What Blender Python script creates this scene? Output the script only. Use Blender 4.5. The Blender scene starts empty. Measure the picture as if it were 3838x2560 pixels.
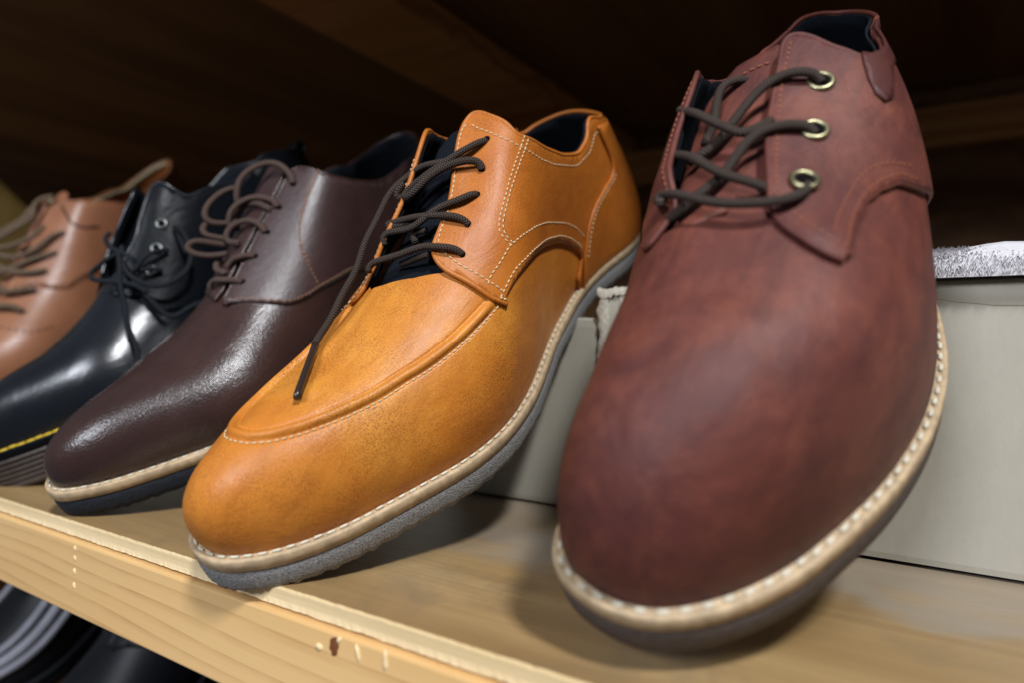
import bpy, bmesh, math, random, json
import numpy as np
from mathutils import Matrix, Vector
from mathutils.geometry import delaunay_2d_cdt
random.seed(7); rng = np.random.RandomState(5)
sc = bpy.context.scene; COL = sc.collection
PI = math.pi

# ------------------------------------------------------------------ camera
HC = 0.08
def cam_axes(yaw, pitch, roll):
    y, p, r = np.radians([yaw, pitch, roll])
    F = np.array([-np.sin(y)*np.cos(p), np.cos(y)*np.cos(p), np.sin(p)])
    R = np.array([np.cos(y), np.sin(y), 0]); U = np.cross(R, F)
    return R*np.cos(r)+U*np.sin(r), U*np.cos(r)-R*np.sin(r), F
R_, U_, F_ = cam_axes(33.3, 1.0, 1.2)
cd = bpy.data.cameras.new('camera'); cam = bpy.data.objects.new('camera', cd); COL.objects.link(cam)
m = Matrix.Identity(4)
for i in range(3):
    m[i][0], m[i][1], m[i][2] = R_[i], U_[i], -F_[i]
m[2][3] = HC
cam.matrix_world = m
cd.lens = 24; cd.sensor_width = 36; cd.clip_start = .01; cd.clip_end = 50
cd.dof.use_dof = True; cd.dof.focus_distance = .262; cd.dof.aperture_fstop = 5.2
sc.camera = cam
# ------------------------------------------------------------------ world, lamps, exposure
w = bpy.data.worlds.new('World'); sc.world = w; w.use_nodes = True
w.node_tree.nodes['Background'].inputs[0].default_value = (.80, .86, 1, 1)
w.node_tree.nodes['Background'].inputs[1].default_value = .13
def lamp(name, loc, target, size, power, col, sy=None):
    l = bpy.data.lights.new(name, 'AREA'); l.energy = power; l.color = col; l.size = size
    if sy: l.shape = 'RECTANGLE'; l.size_y = sy
    o = bpy.data.objects.new(name, l); COL.objects.link(o); o.location = loc
    o.rotation_euler = (Vector(target)-Vector(loc)).to_track_quat('-Z', 'Y').to_euler()
    return o
lamp('ceiling_lamp', (.86, -.62, 1.52), (-.15, .27, .05), .16, 41, (.95, .97, 1.0), .24)
lamp('room_fill', (-.15, -1.7, .95), (-.2, .3, .08), .55, 31, (.86, .91, 1.0), .4)  # fill light added in front to brighten the box faces and heels
sc.view_settings.view_transform = 'Standard'; sc.view_settings.look = 'None'
sc.view_settings.exposure = 0; sc.view_settings.gamma = 1

# ------------------------------------------------------------------ helpers
def tag(o, label=None, cat=None, group=None, kind=None):
    if label: o['label'] = label
    if cat: o['category'] = cat
    if group: o['group'] = group
    if kind: o['kind'] = kind
    return o
def empty(name, loc=(0, 0, 0), rot=None):
    o = bpy.data.objects.new(name, None); COL.objects.link(o); o.empty_display_size = .02
    M = Matrix.Translation(loc)
    if rot is not None:
        M = M @ Matrix([list(map(float, r)) for r in rot]).to_4x4()
    o.matrix_world = M
    return o
def mesh(name, verts, faces, mat, parent=None, smooth=True, merge=0., uv=None):
    me = bpy.data.meshes.new(name)
    me.from_pydata([tuple(map(float, v)) for v in verts], [], [tuple(int(i) for i in f) for f in faces])
    if uv is not None:
        l = me.uv_layers.new(name='UVMap')
        for lp in me.loops: l.data[lp.index].uv = uv[lp.vertex_index]
    if merge:
        bm = bmesh.new(); bm.from_mesh(me); bmesh.ops.remove_doubles(bm, verts=bm.verts, dist=merge)
        bmesh.ops.dissolve_degenerate(bm, edges=bm.edges, dist=merge*.5)
        bm.to_mesh(me); bm.free()
    for p in me.polygons: p.use_smooth = smooth
    me.materials.append(mat); me.update()
    o = bpy.data.objects.new(name, me); COL.objects.link(o)
    if parent: o.parent = parent
    return o
class MB:
    def __init__(s): s.v = []; s.f = []; s.n = 0
    def add(s, v, f):
        s.v.append(np.asarray(v, float)); s.f += [tuple(i+s.n for i in q) for q in f]; s.n += len(v)
    def box(s, a, b):
        (x0, y0, z0), (x1, y1, z1) = a, b
        s.add([(x0,y0,z0),(x1,y0,z0),(x1,y1,z0),(x0,y1,z0),(x0,y0,z1),(x1,y0,z1),(x1,y1,z1),(x0,y1,z1)],
              [(3,2,1,0),(4,5,6,7),(0,1,5,4),(1,2,6,5),(2,3,7,6),(3,0,4,7)])
    def build(s, name, mat, parent=None, smooth=True, merge=0., bevel=0., seg=2):
        o = mesh(name, np.concatenate(s.v), s.f, mat, parent, smooth, merge)
        if bevel:
            b = o.modifiers.new('b', 'BEVEL'); b.width = bevel; b.segments = seg; b.limit_method = 'ANGLE'
        return o
def catmull(P, n):
    P = np.asarray(P, float); Q = np.vstack([2*P[0]-P[1], P, 2*P[-1]-P[-2]]); out = []
    for i in range(1, len(Q)-2):
        t = np.linspace(0, 1, n, endpoint=False)[:, None]; a, b, c, d = Q[i-1:i+3]
        out.append(.5*(2*b+(c-a)*t+(2*a-5*b+4*c-d)*t**2+(3*b-a-3*c+d)*t**3))
    return np.vstack(out+[P[-1:]])
def resample(P, step):
    d = np.r_[0, np.cumsum(np.linalg.norm(np.diff(P, axis=0), axis=1))]
    n = max(2, int(d[-1]/step)+1); s = np.linspace(0, d[-1], n)
    return np.stack([np.interp(s, d, P[:, i]) for i in range(P.shape[1])], -1)
def smoothline(P, k=2):
    P = P.copy()
    for _ in range(k): P[1:-1] = (P[:-2]+2*P[1:-1]+P[2:])/4
    return P
def tube(P, r, seg=12, mb=None, caps=True, flat=1.):
    """tube round a polyline; returns verts, faces, uv"""
    P = np.asarray(P, float); n = len(P); T = np.gradient(P, axis=0); T /= np.linalg.norm(T, axis=1, keepdims=True)+1e-12
    u = np.cross(T[0], [0, 0, 1.]);
    if np.linalg.norm(u) < 1e-3: u = np.cross(T[0], [0, 1., 0])
    u /= np.linalg.norm(u); U = [u]
    for i in range(1, n):
        u = U[-1]-T[i]*(U[-1]@T[i]); u /= np.linalg.norm(u)+1e-12; U.append(u)
    U = np.array(U); V = np.cross(T, U); rr = np.broadcast_to(r, (n,))
    a = np.linspace(0, 2*PI, seg, endpoint=False)
    X = P[:, None]+(U[:, None]*np.cos(a)[None, :, None]+flat*V[:, None]*np.sin(a)[None, :, None])*rr[:, None, None]
    d = np.r_[0, np.cumsum(np.linalg.norm(np.diff(P, axis=0), axis=1))]
    v = X.reshape(-1, 3); uv = [(j/seg if j <= seg/2 else 1-j/seg, d[i]*100) for i in range(n) for j in range(seg)]
    f = [(i*seg+j, i*seg+(j+1) % seg, (i+1)*seg+(j+1) % seg, (i+1)*seg+j) for i in range(n-1) for j in range(seg)]
    if caps: f += [tuple(range(seg-1, -1, -1)), tuple((n-1)*seg+j for j in range(seg))]
    return v, f, uv
# ------------------------------------------------------------------ materials
def nmat(name):
    m = bpy.data.materials.new(name); m.use_nodes = True; nt = m.node_tree
    return m, nt, nt.nodes['Principled BSDF']
def N(nt, t, **k):
    n = nt.nodes.new(t)
    for a, b in k.items():
        if a in n.inputs.keys(): n.inputs[a].default_value = b
        else: setattr(n, a, b)
    return n
def coords(nt, scale=(1, 1, 1), kind='Object', rot=(0, 0, 0)):
    tc = N(nt, 'ShaderNodeTexCoord'); mp = N(nt, 'ShaderNodeMapping'); mp.inputs['Scale'].default_value = scale; mp.inputs['Rotation'].default_value = rot
    nt.links.new(tc.outputs[kind], mp.inputs[0]); return mp.outputs[0]
def noise(nt, vec, scale, detail=4, rough=.55, dist=0):
    n = N(nt, 'ShaderNodeTexNoise', Scale=scale, Detail=detail, Roughness=rough, Distortion=dist); nt.links.new(vec, n.inputs['Vector']); return n.outputs['Fac']
def ramp(nt, fac, stops):
    r = N(nt, 'ShaderNodeValToRGB'); e = r.color_ramp.elements
    e[0].position, e[0].color = stops[0][0], (*stops[0][1], 1); e[1].position, e[1].color = stops[-1][0], (*stops[-1][1], 1)
    for p, c in stops[1:-1]: x = e.new(p); x.color = (*c, 1)
    nt.links.new(fac, r.inputs[0]); return r.outputs[0]
def mixc(nt, fac, a, b, mode='MIX'):
    n = N(nt, 'ShaderNodeMix', data_type='RGBA', blend_type=mode)
    for i, v in ((0, fac), (6, a), (7, b)):
        if isinstance(v, (int, float)): n.inputs[i].default_value = v
        elif isinstance(v, tuple): n.inputs[i].default_value = (*v, 1)
        else: nt.links.new(v, n.inputs[i])
    return n.outputs[2]
def mathn(nt, op, a, b=None):
    n = N(nt, 'ShaderNodeMath', operation=op)
    for i, v in ((0, a), (1, b)):
        if v is None: continue
        if isinstance(v, (int, float)): n.inputs[i].default_value = v
        else: nt.links.new(v, n.inputs[i])
    return n.outputs[0]
def bump(nt, bs, h, strength, dist=.001, prev=None):
    b = N(nt, 'ShaderNodeBump', Strength=strength, Distance=dist); nt.links.new(h, b.inputs['Height'])
    if prev is not None: nt.links.new(prev, b.inputs['Normal'])
    nt.links.new(b.outputs[0], bs.inputs['Normal']); return b.outputs[0]
def leather(name, c1, c2, c3, rough=.42, speck=None, speckamt=.5, grain=.12, patch=14, coat=0., rvar=.12, spec=.5, crease=.15, tone=None, streak=None, pore=0.):
    m, nt, bs = nmat(name); v = coords(nt)
    a = noise(nt, v, patch, 4, .6, .6); col = ramp(nt, a, [(.30, c1), (.5, c2), (.72, c3)])
    a2 = noise(nt, v, patch*6, 3, .6); col = mixc(nt, mathn(nt, 'MULTIPLY', a2, .35), col, c1)
    if tone:
        a3 = noise(nt, coords(nt, (1, .8, 1)), patch*2.9, 6, .72, .35); col = mixc(nt, mathn(nt, 'MULTIPLY', ramp(nt, a3, [(.44, (0, 0, 0)), (.70, (1, 1, 1))]), .55), col, tone)
    if streak:
        a4 = noise(nt, coords(nt, (1.9, .35, 1.5), rot=(0, 0, .25)), 62, 3, .6, .5); col = mixc(nt, mathn(nt, 'MULTIPLY', ramp(nt, a4, [(.47, (0, 0, 0)), (.70, (1, 1, 1))]), .45), col, streak)
    if speck:
        s = noise(nt, v, 2100, 2, .6); s2 = noise(nt, v, patch*1.7, 3, .6)
        k = ramp(nt, s, [(.47, (0, 0, 0)), (.62, (1, 1, 1))]); k2 = ramp(nt, s2, [(.35, (0, 0, 0)), (.7, (1, 1, 1))])
        kk = mathn(nt, 'MULTIPLY', mathn(nt, 'MULTIPLY', k, k2), speckamt); col = mixc(nt, kk, col, speck)
    nt.links.new(col, bs.inputs['Base Color'])
    rn = noise(nt, v, 60, 4, .6); nt.links.new(mathn(nt, 'ADD', mathn(nt, 'MULTIPLY', rn, rvar*2), rough-rvar), bs.inputs['Roughness'])
    bs.inputs['Specular IOR Level'].default_value = spec
    if coat: bs.inputs['Coat Weight'].default_value = coat; bs.inputs['Coat Roughness'].default_value = .18
    h1 = noise(nt, v, 900, 3, .6); b1 = bump(nt, bs, h1, grain, .0006)
    h2 = noise(nt, coords(nt, (1.4, .6, 1)), 70, 4, .6, .8); bump(nt, bs, h2, crease, .003, b1)
    return m
def plain(name, c, rough=.6, metal=0., nz=0., scale=300, grain=0., spec=.5):
    m, nt, bs = nmat(name); v = coords(nt); f = noise(nt, v, scale, 3)
    k = tuple(x*(1-nz) for x in c); k2 = tuple(min(1, x*(1+nz)) for x in c)
    nt.links.new(ramp(nt, f, [(.3, k), (.7, k2)]), bs.inputs['Base Color']); bs.inputs['Roughness'].default_value = rough; bs.inputs['Metallic'].default_value = metal
    bs.inputs['Specular IOR Level'].default_value = spec
    if grain: bump(nt, bs, f, grain, .001)
    return m
def lacemat(name, c, c2):
    m, nt, bs = nmat(name); tc = N(nt, 'ShaderNodeTexCoord'); sp = N(nt, 'ShaderNodeSeparateXYZ'); nt.links.new(tc.outputs['UV'], sp.inputs[0])
    # herringbone braid: two diagonal families of ridges
    u = mathn(nt, 'MULTIPLY', sp.outputs[0], 2*PI*5); vv = mathn(nt, 'MULTIPLY', sp.outputs[1], 2*PI*9)
    a = mathn(nt, 'SINE', mathn(nt, 'ADD', u, vv)); b = mathn(nt, 'SINE', mathn(nt, 'SUBTRACT', u, vv))
    h = mathn(nt, 'MAXIMUM', a, b); h01 = mathn(nt, 'ADD', mathn(nt, 'MULTIPLY', h, .5), .5)
    nt.links.new(ramp(nt, h01, [(.35, c2), (.95, c)]), bs.inputs['Base Color']); bs.inputs['Roughness'].default_value = .62
    bs.inputs['Specular IOR Level'].default_value = .25
    bump(nt, bs, h01, .8, .0006); return m
def woodmat(name, c1, c2, c3, axis=0, scale=1., rough=.45, fine=.35, bumpk=.1, ringk=1., dirt=None, spec=.4, stain=None):
    m, nt, bs = nmat(name); s = [9*scale]*3; s[axis] = .7*scale
    v = coords(nt, tuple(s)); a = noise(nt, v, 3.2, 5, .62, 1.1)
    wv = N(nt, 'ShaderNodeTexWave', wave_type='BANDS', bands_direction='Z' if axis != 2 else 'X'); wv.inputs['Scale'].default_value = 2.4*ringk; wv.inputs['Distortion'].default_value = 7; wv.inputs['Detail'].default_value = 3; wv.inputs['Detail Scale'].default_value = 1.2
    nt.links.new(v, wv.inputs['Vector'])
    f = mathn(nt, 'ADD', mathn(nt, 'MULTIPLY', a, .65), mathn(nt, 'MULTIPLY', wv.outputs['Fac'], .35))
    col = ramp(nt, f, [(.25, c1), (.5, c2), (.78, c3)])
    s2 = [500*scale]*3; s2[axis] = 14*scale
    f2 = noise(nt, coords(nt, tuple(s2)), 1.0, 3, .7); col = mixc(nt, mathn(nt, 'MULTIPLY', ramp(nt, f2, [(.45, (0, 0, 0)), (.7, (1, 1, 1))]), fine), col, c1)
    if dirt:
        d = noise(nt, coords(nt, (1, 1, 1)), 16, 5, .65, 1.); col = mixc(nt, mathn(nt, 'MULTIPLY', ramp(nt, d, [(.52, (0, 0, 0)), (.72, (1, 1, 1))]), .55), col, dirt)
    if stain:
        d = noise(nt, coords(nt, (1, 1.3, 1)), 9, 4, .6, .8); sp_ = N(nt, 'ShaderNodeSeparateXYZ'); nt.links.new(coords(nt), sp_.inputs[0])
        k = mathn(nt, 'ADD', d, mathn(nt, 'MULTIPLY', mathn(nt, 'SUBTRACT', sp_.outputs[1], .09), 2.2))
        col = mixc(nt, mathn(nt, 'MULTIPLY', ramp(nt, k, [(.50, (0, 0, 0)), (.60, (1, 1, 1))]), .7), col, stain)
    nt.links.new(col, bs.inputs['Base Color'])
    nt.links.new(mathn(nt, 'ADD', mathn(nt, 'MULTIPLY', f2, .25), rough-.1), bs.inputs['Roughness']); bs.inputs['Specular IOR Level'].default_value = spec
    bump(nt, bs, f2, bumpk, .001); return m

M = dict(
 tan=leather('tan_leather', (.42,.125,.014), (.60,.21,.024), (.72,.31,.045), .45, (.13,.032,.005), .80, .20, 17, spec=.40, crease=.16, tone=(.50,.160,.018), streak=(.38,.12,.016)),
 tanq=leather('tan_leather_quarter', (.34,.090,.012), (.50,.152,.017), (.60,.215,.028), .46, (.12,.028,.005), .80, .20, 14, spec=.40, crease=.14, tone=(.38,.105,.012)),
 red=leather('oxblood_leather', (.050,.014,.012), (.105,.027,.020), (.150,.044,.031), .58, None, 0, .22, 15, rvar=.08, spec=.34, crease=.20, tone=(.24,.070,.036), streak=(.048,.014,.014)),
 reddark=leather('dark_oxblood_leather', (.040,.010,.009), (.058,.014,.012), (.08,.022,.016), .55, None, 0, .15, 20, spec=.35),
 brown=leather('dark_brown_leather', (.026,.012,.010), (.038,.018,.015), (.050,.023,.018), .27, None, 0, .34, 12, rvar=.06, spec=.60, crease=.14, streak=(.024,.012,.011)),
 brownq=leather('dark_brown_leather_quarter', (.030,.015,.014), (.044,.022,.021), (.058,.028,.025), .40, None, 0, .34, 12, rvar=.06, spec=.75, crease=.14),
 black=leather('black_leather', (.003,.004,.006), (.005,.007,.010), (.009,.011,.014), .26, None, 0, .12, 10, rvar=.06, spec=.60, crease=.10),
 blackq=leather('black_leather_quarter', (.002,.003,.004), (.003,.004,.006), (.005,.006,.008), .36, None, 0, .1, 10, rvar=.05, spec=.12),
 cognac=leather('cognac_leather', (.20,.080,.040), (.27,.112,.056), (.33,.145,.075), .38, None, 0, .14, 12, rvar=.08, spec=.5, crease=.10, tone=(.22,.085,.04)),
 cognacin=plain('orange_brown_lining', (.33,.11,.03), .6, nz=.1, scale=100),
 navy=plain('navy_lining', (.005,.007,.011), .95, nz=.5, scale=1800, grain=.6, spec=.15),
 green=plain('pale_lining', (.42,.36,.22), .9, nz=.15, scale=600, grain=.2),
 welt=plain('pale_welt', (.44,.32,.19), .6, nz=.26, scale=260, grain=.12),
 thread=plain('cream_thread', (.62,.56,.43), .8, nz=.1, scale=900),
 threadtan=plain('beige_thread', (.60,.46,.26), .7, nz=.1, scale=900),
 threadblk=plain('black_thread', (.005,.004,.005), .95, spec=.05),
 threadyel=plain('yellow_thread', (.75,.50,.03), .6),
 threadred=plain('rust_thread', (.26,.08,.035), .7),
 threadbrn=plain('brown_thread', (.22,.11,.06), .7),
 greysole=plain('grey_crepe_sole', (.27,.265,.26), .9, nz=.5, scale=1500, grain=1.0, spec=.2),
 navysole=plain('navy_sole', (.014,.018,.026), .8, nz=.25, scale=500, grain=.4, spec=.3),
 taupesole=plain('taupe_sole', (.085,.066,.056), .8, nz=.2, scale=400, grain=.4, spec=.3),
 claysole=plain('brown_translucent_sole', (.05,.036,.030), .35, nz=.2, scale=200),
 lace=lacemat('dark_brown_lace', (.065,.045,.034), (.010,.007,.005)),
 lace2=lacemat('mauve_brown_lace', (.105,.066,.052), (.040,.025,.020)),
 lace3=lacemat('taupe_lace', (.19,.13,.085), (.05,.032,.02)),
 laceblk=lacemat('black_lace', (.012,.015,.020), (.004,.005,.007)),
 aglet=plain('brown_aglet', (.028,.019,.015), .28),
 brass=plain('brass_eyelet', (.34,.31,.18), .38, 1., .15, 200),
 steel=plain('steel_eyelet', (.16,.17,.16), .35, 1.),
)

# ------------------------------------------------------------------ shoe last surface
def interp(x, xs, ys):
    xs = np.asarray(xs, float); ys = np.asarray(ys, float); x = np.clip(x, xs[0], xs[-1])
    d = np.diff(ys)/np.diff(xs); m_ = np.empty_like(ys); m_[0] = d[0]; m_[-1] = d[-1]
    h = np.diff(xs); m_[1:-1] = (d[:-1]*h[1:]+d[1:]*h[:-1])/(h[1:]+h[:-1])
    i = np.clip(np.searchsorted(xs, x, 'right')-1, 0, len(xs)-2); t = (x-xs[i])/h[i]
    return (2*t**3-3*t**2+1)*ys[i]+(t**3-2*t**2+t)*h[i]*m_[i]+(-2*t**3+3*t**2)*ys[i+1]+(t**3-t**2)*h[i]*m_[i+1]
KS = [0,.12,.25,.4,.6,.8,1.]; KE = [.22,.34,.46,.58,.72,.85]
def perint(t, ys):
    n = len(ys); u = ((np.asarray(t, float)+.5) % 1.)*n; i = np.floor(u).astype(int); f = u-i; ys = np.asarray(ys)
    a, b, c, d = ys[(i-1) % n], ys[i % n], ys[(i+1) % n], ys[(i+2) % n]
    return b+.5*f*(c-a+f*(2*a-5*b+4*c-d+f*(3*(b-c)+d-a)))
def feather_xy(at, sg, p):
    s = (1-np.cos(2*np.pi*at))/2
    cap = lambda q, A: (1-(1-np.clip(q/A, 0, 1))**p['capp'])**(1/p['capp'])
    c = cap(s, p['capa'])*cap(1-s, p['capb']); wr = interp(s, KS, p['wr']); wl = interp(s, KS, p['wl'])
    return (wr-wl)/2+sg*(wr+wl)/2*c, s*p['L']
def feather(t, p, out=0.):
    t = (np.asarray(t, float)+.5) % 1.-.5
    out = out+perint(t, p['df']); at = np.abs(t); sg = np.where(t < 0, -1, 1)
    x, y = feather_xy(at, sg, p); e = 1e-3
    x1, y1 = feather_xy(np.clip(at-e, 0, .5), sg, p); x2, y2 = feather_xy(np.clip(at+e, 0, .5), sg, p)
    dx, dy = x2-x1, y2-y1; l = np.hypot(dx, dy)+1e-12
    nx, ny = sg*dy/l, -sg*dx/l
    # exact poles: the normal is along y
    nx = np.where(at < 1e-4, 0, nx); ny = np.where(at < 1e-4, -1, ny); nx = np.where(at > .4999, 0, nx); ny = np.where(at > .4999, 1, ny)
    return x+nx*out, y+ny*out, y/p['L']
def zsole(s, p): return p['spring']*np.clip((.42-s)/.42, 0, None)**2
def S0(t, w, p):
    t = (t+.5) % 1.-.5
    x, y, s = feather(t, p); L = p['L']; es = np.clip(p['e0']+.022*np.log1p(np.exp((s-p['e0'])/.022)), 0, p['e1']); zf = zsole(s, p)
    ez = interp(es, KE, p['zr'])+zsole(es, p); ex = interp(es, KE, p['xr'])+(interp(es, KS, p['wr'])-interp(es, KS, p['wl']))/2; ey = es*L
    n = interp(s, KS, p['n']); k = n/2; w = np.clip(w, 0, 1); v = w**k/(w**k+(1-w)**k); a = v*np.pi/2
    rho = np.cos(a).clip(0)**(2/n); zeta = np.sin(a).clip(0)**(2/n); h = zeta*(ez-zf)
    dx, dy = x-ex, y-ey; D = np.hypot(dx, dy)+1e-12
    r = rho*D+p['tuck']*(1-np.exp(-h/.009))*rho
    z_ = np.clip(h/.03, 0, 3); r = r+perint(t, p['db'])*z_*np.exp(1-z_)*rho
    ar = np.clip((s-.45)/.3, 0, 1); ar = ar*ar*(3-2*ar); hs = np.clip((s-.8)/.2, 0, 1)
    r = r*(1-(p['lean']*ar+p.get('hl', 0)*hs)*np.clip(h/.09, 0, 2)**1.5)
    return np.stack([ex+dx/D*r, ey+dy/D*r, zf+h], -1)
def nrm(t, w, p):
    e = 2e-3; wc = np.clip(w, .004, .985)
    dt = S0(t+e, wc, p)-S0(t-e, wc, p); dv = S0(t, wc+.004, p)-S0(t, wc-.004, p)
    n = np.cross(dt, dv); return n/(np.linalg.norm(n, axis=-1, keepdims=True)+1e-15)
def S(t, w, p, off=0.):
    t = np.asarray(t, float); w = np.asarray(w, float); P = S0(t, w, p)
    return P+nrm(t, w, p)*np.broadcast_to(off, t.shape)[..., None]
def inpoly(x, y, P):
    c = np.zeros(x.shape, bool); n = len(P)
    for i in range(n):
        x0, y0 = P[i-1]; x1, y1 = P[i]
        k = ((y0 > y) != (y1 > y)) & (x < (x1-x0)*(y-y0)/(y1-y0+1e-15)+x0); c ^= k
    return c
TS, WS = .62, .10      # rough metric of the (t, w) chart
WARP = None            # per-shoe correction of chart points (set while a shoe is built)
def warp(pts):
    if WARP is None: return pts
    W = np.array(WARP); out = []
    for t, w_ in pts:
        tt = (t+.5) % 1-.5; k = 1/(((tt-W[:, 0])*7)**2+((w_-W[:, 1])*1.0)**2+2e-4)**1.5; f = k.sum()/(k.sum()+300.)
        dt, dw = (k@W[:, 2])/k.sum()*f, (k@W[:, 3])/k.sum()*f
        edge = min(1, (1-w_)/.03)*min(1, w_/.08)
        out.append((t+dt*(1 if .001 < w_ else 0)*min(1, max(0, 1-w_)/.04), min(1., w_+dw*edge)))
    return out
def chart(poly, h):
    """triangulate a polygon of the (t, w) chart at spacing h metres"""
    P = np.array(warp(poly), float)*[TS, WS]; B = []
    for i in range(len(P)):
        a, b = P[i-1], P[i]; n = max(1, int(np.hypot(*(b-a))/h+.5))
        B += [a+(b-a)*k/n for k in range(n)]
    B = np.array(B); x0, y0 = P.min(0); x1, y1 = P.max(0)
    gx, gy = np.meshgrid(np.arange(x0+h*.5, x1, h), np.arange(y0+h*.5, y1, h)); gx = gx.ravel(); gy = gy.ravel()
    k = inpoly(gx, gy, B); gx, gy = gx[k], gy[k]; G = np.stack([gx, gy], 1)
    far = np.ones(len(G), bool)
    for i in range(0, len(G), 2000):
        far[i:i+2000] = ((G[i:i+2000, None]-B[None])**2).sum(-1).min(1) > (h*.45)**2
    G = G[far]; V = np.vstack([B, G])
    r = delaunay_2d_cdt([Vector(v) for v in V], [], [list(range(len(B)))], 1, 1e-7)
    vv = np.array([tuple(v) for v in r[0]])/[TS, WS]
    return vv[:, 0], vv[:, 1], r[2]
def patch(name, poly, p, mat, parent, h=.0016, off=0., thick=0., flip=False, fn=None, merge=4e-5):
    t, w_, F = chart(poly, h)
    o_ = off(t, w_) if callable(off) else off
    V = S(t, w_, p, o_)
    if fn is not None: V = fn(t, w_, V)
    ori = 1
    F = [tuple(f) for f in F]
    # outward: dt x dv
    a, b, c = [np.array(F)[:, i] for i in range(3)]
    n = np.cross(V[b]-V[a], V[c]-V[a]); ref = nrm(t[a], w_[a], p)
    if np.median((n*ref).sum(-1)) < 0: F = [f[::-1] for f in F]
    o = mesh(name, V, F, mat, parent, True, merge)
    if thick:
        s = o.modifiers.new('thickness', 'SOLIDIFY'); s.thickness = thick; s.offset = -1; s.use_even_offset = False
    return o
def curve3(pts, p, off, step=.0006, k=3, n=12):
    c = catmull(np.array(warp(pts), float), n); t, w_ = c[:, 0], c[:, 1]
    o_ = off(t, w_) if callable(off) else off
    return smoothline(resample(S(t, w_, p, o_), step), k)
def stitches(P, length, gap, r, name, mat, parent, seg=6, lift=0.):
    P = resample(P, .0003); d = .0003; n = len(P); mb = MB(); step = max(2, int((length+gap)/d)); ln = max(2, int(length/d))
    for i in range(0, n-ln, step):
        q = P[i:i+ln+1][::max(1, ln//4)].copy(); jit = rng.normal(0, r*.12, 3); q = q+jit
        rr = r*np.array([.55]+[1.]*(len(q)-2)+[.55]); v, f, _ = tube(q, rr, seg); mb.add(v, f)
    return mb.build(name, mat, parent)
def join(a, b):
    bm = bmesh.new(); bm.from_mesh(a.data); bm.from_mesh(b.data); bmesh.ops.remove_doubles(bm, verts=bm.verts, dist=6e-5)
    bm.to_mesh(a.data); bm.free(); me = b.data; bpy.data.objects.remove(b); bpy.data.meshes.remove(me)
    for p_ in a.data.polygons: p_.use_smooth = True
def sm(l, n=5): return [tuple(x) for x in catmull(np.array(l, float), n)]
def sm0(l): return l
def curve_n(pts, p, step=.0008, k=20):
    c = catmull(np.array(pts, float), 12); P = S(c[:, 0], c[:, 1], p); Nn = nrm(c[:, 0], c[:, 1], p)
    A = smoothline(resample(np.hstack([P, Nn]), step), k); A[:, 3:] /= np.linalg.norm(A[:, 3:], axis=1, keepdims=True)
    T = np.gradient(A[:, :3], axis=0); T /= np.linalg.norm(T, axis=1, keepdims=True); return A[:, :3], A[:, 3:], np.cross(T, A[:, 3:])
def edge_tube(pts, p, off, r, name, mat, parent):
    v, f, _ = tube(curve3(pts, p, off, .0008), r, 8); return mesh(name, v, f, mat, parent)

def signed_dist(V, C, inner):
    """unsigned distance of V to polyline C"""
    out = np.empty(len(V)); idx = np.empty(len(V), int)
    for i in range(0, len(V), 3000):
        d = ((V[i:i+3000, None]-C[None])**2).sum(-1); idx[i:i+3000] = d.argmin(1); out[i:i+3000] = np.sqrt(d.min(1))
    return out, idx

def ring(p, prof, name, mat, parent, n=260, cap=None, zfn=None):
    t = np.linspace(-.5, .5, n, endpoint=False); rows = []
    for out, z in prof:
        x, y, s = feather(t, p, out); zz = zsole(np.clip(y/p['L'], 0, 1), p)+z
        if zfn is not None: zz = zz+zfn(t, z)
        rows.append(np.stack([x, y, zz], -1))
    V = np.concatenate(rows); F = []
    for k in range(len(prof)-1):
        for i in range(n):
            j = (i+1) % n; F.append((k*n+i, (k+1)*n+i, (k+1)*n+j, k*n+j))
    if cap:
        # cap the last row with a strip across (left t <-> right t)
        b = (len(prof)-1)*n; h = n//2
        for i in range(0, h-1):
            a0, a1 = b+(h+i) % n, b+(h+i+1) % n; c0, c1 = b+(h-i) % n, b+(h-i-1) % n
            F.append((a0, a1, c1, c0) if a0 != c0 else (a0, a1, c1))
    return mesh(name, V, F, mat, parent)

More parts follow.
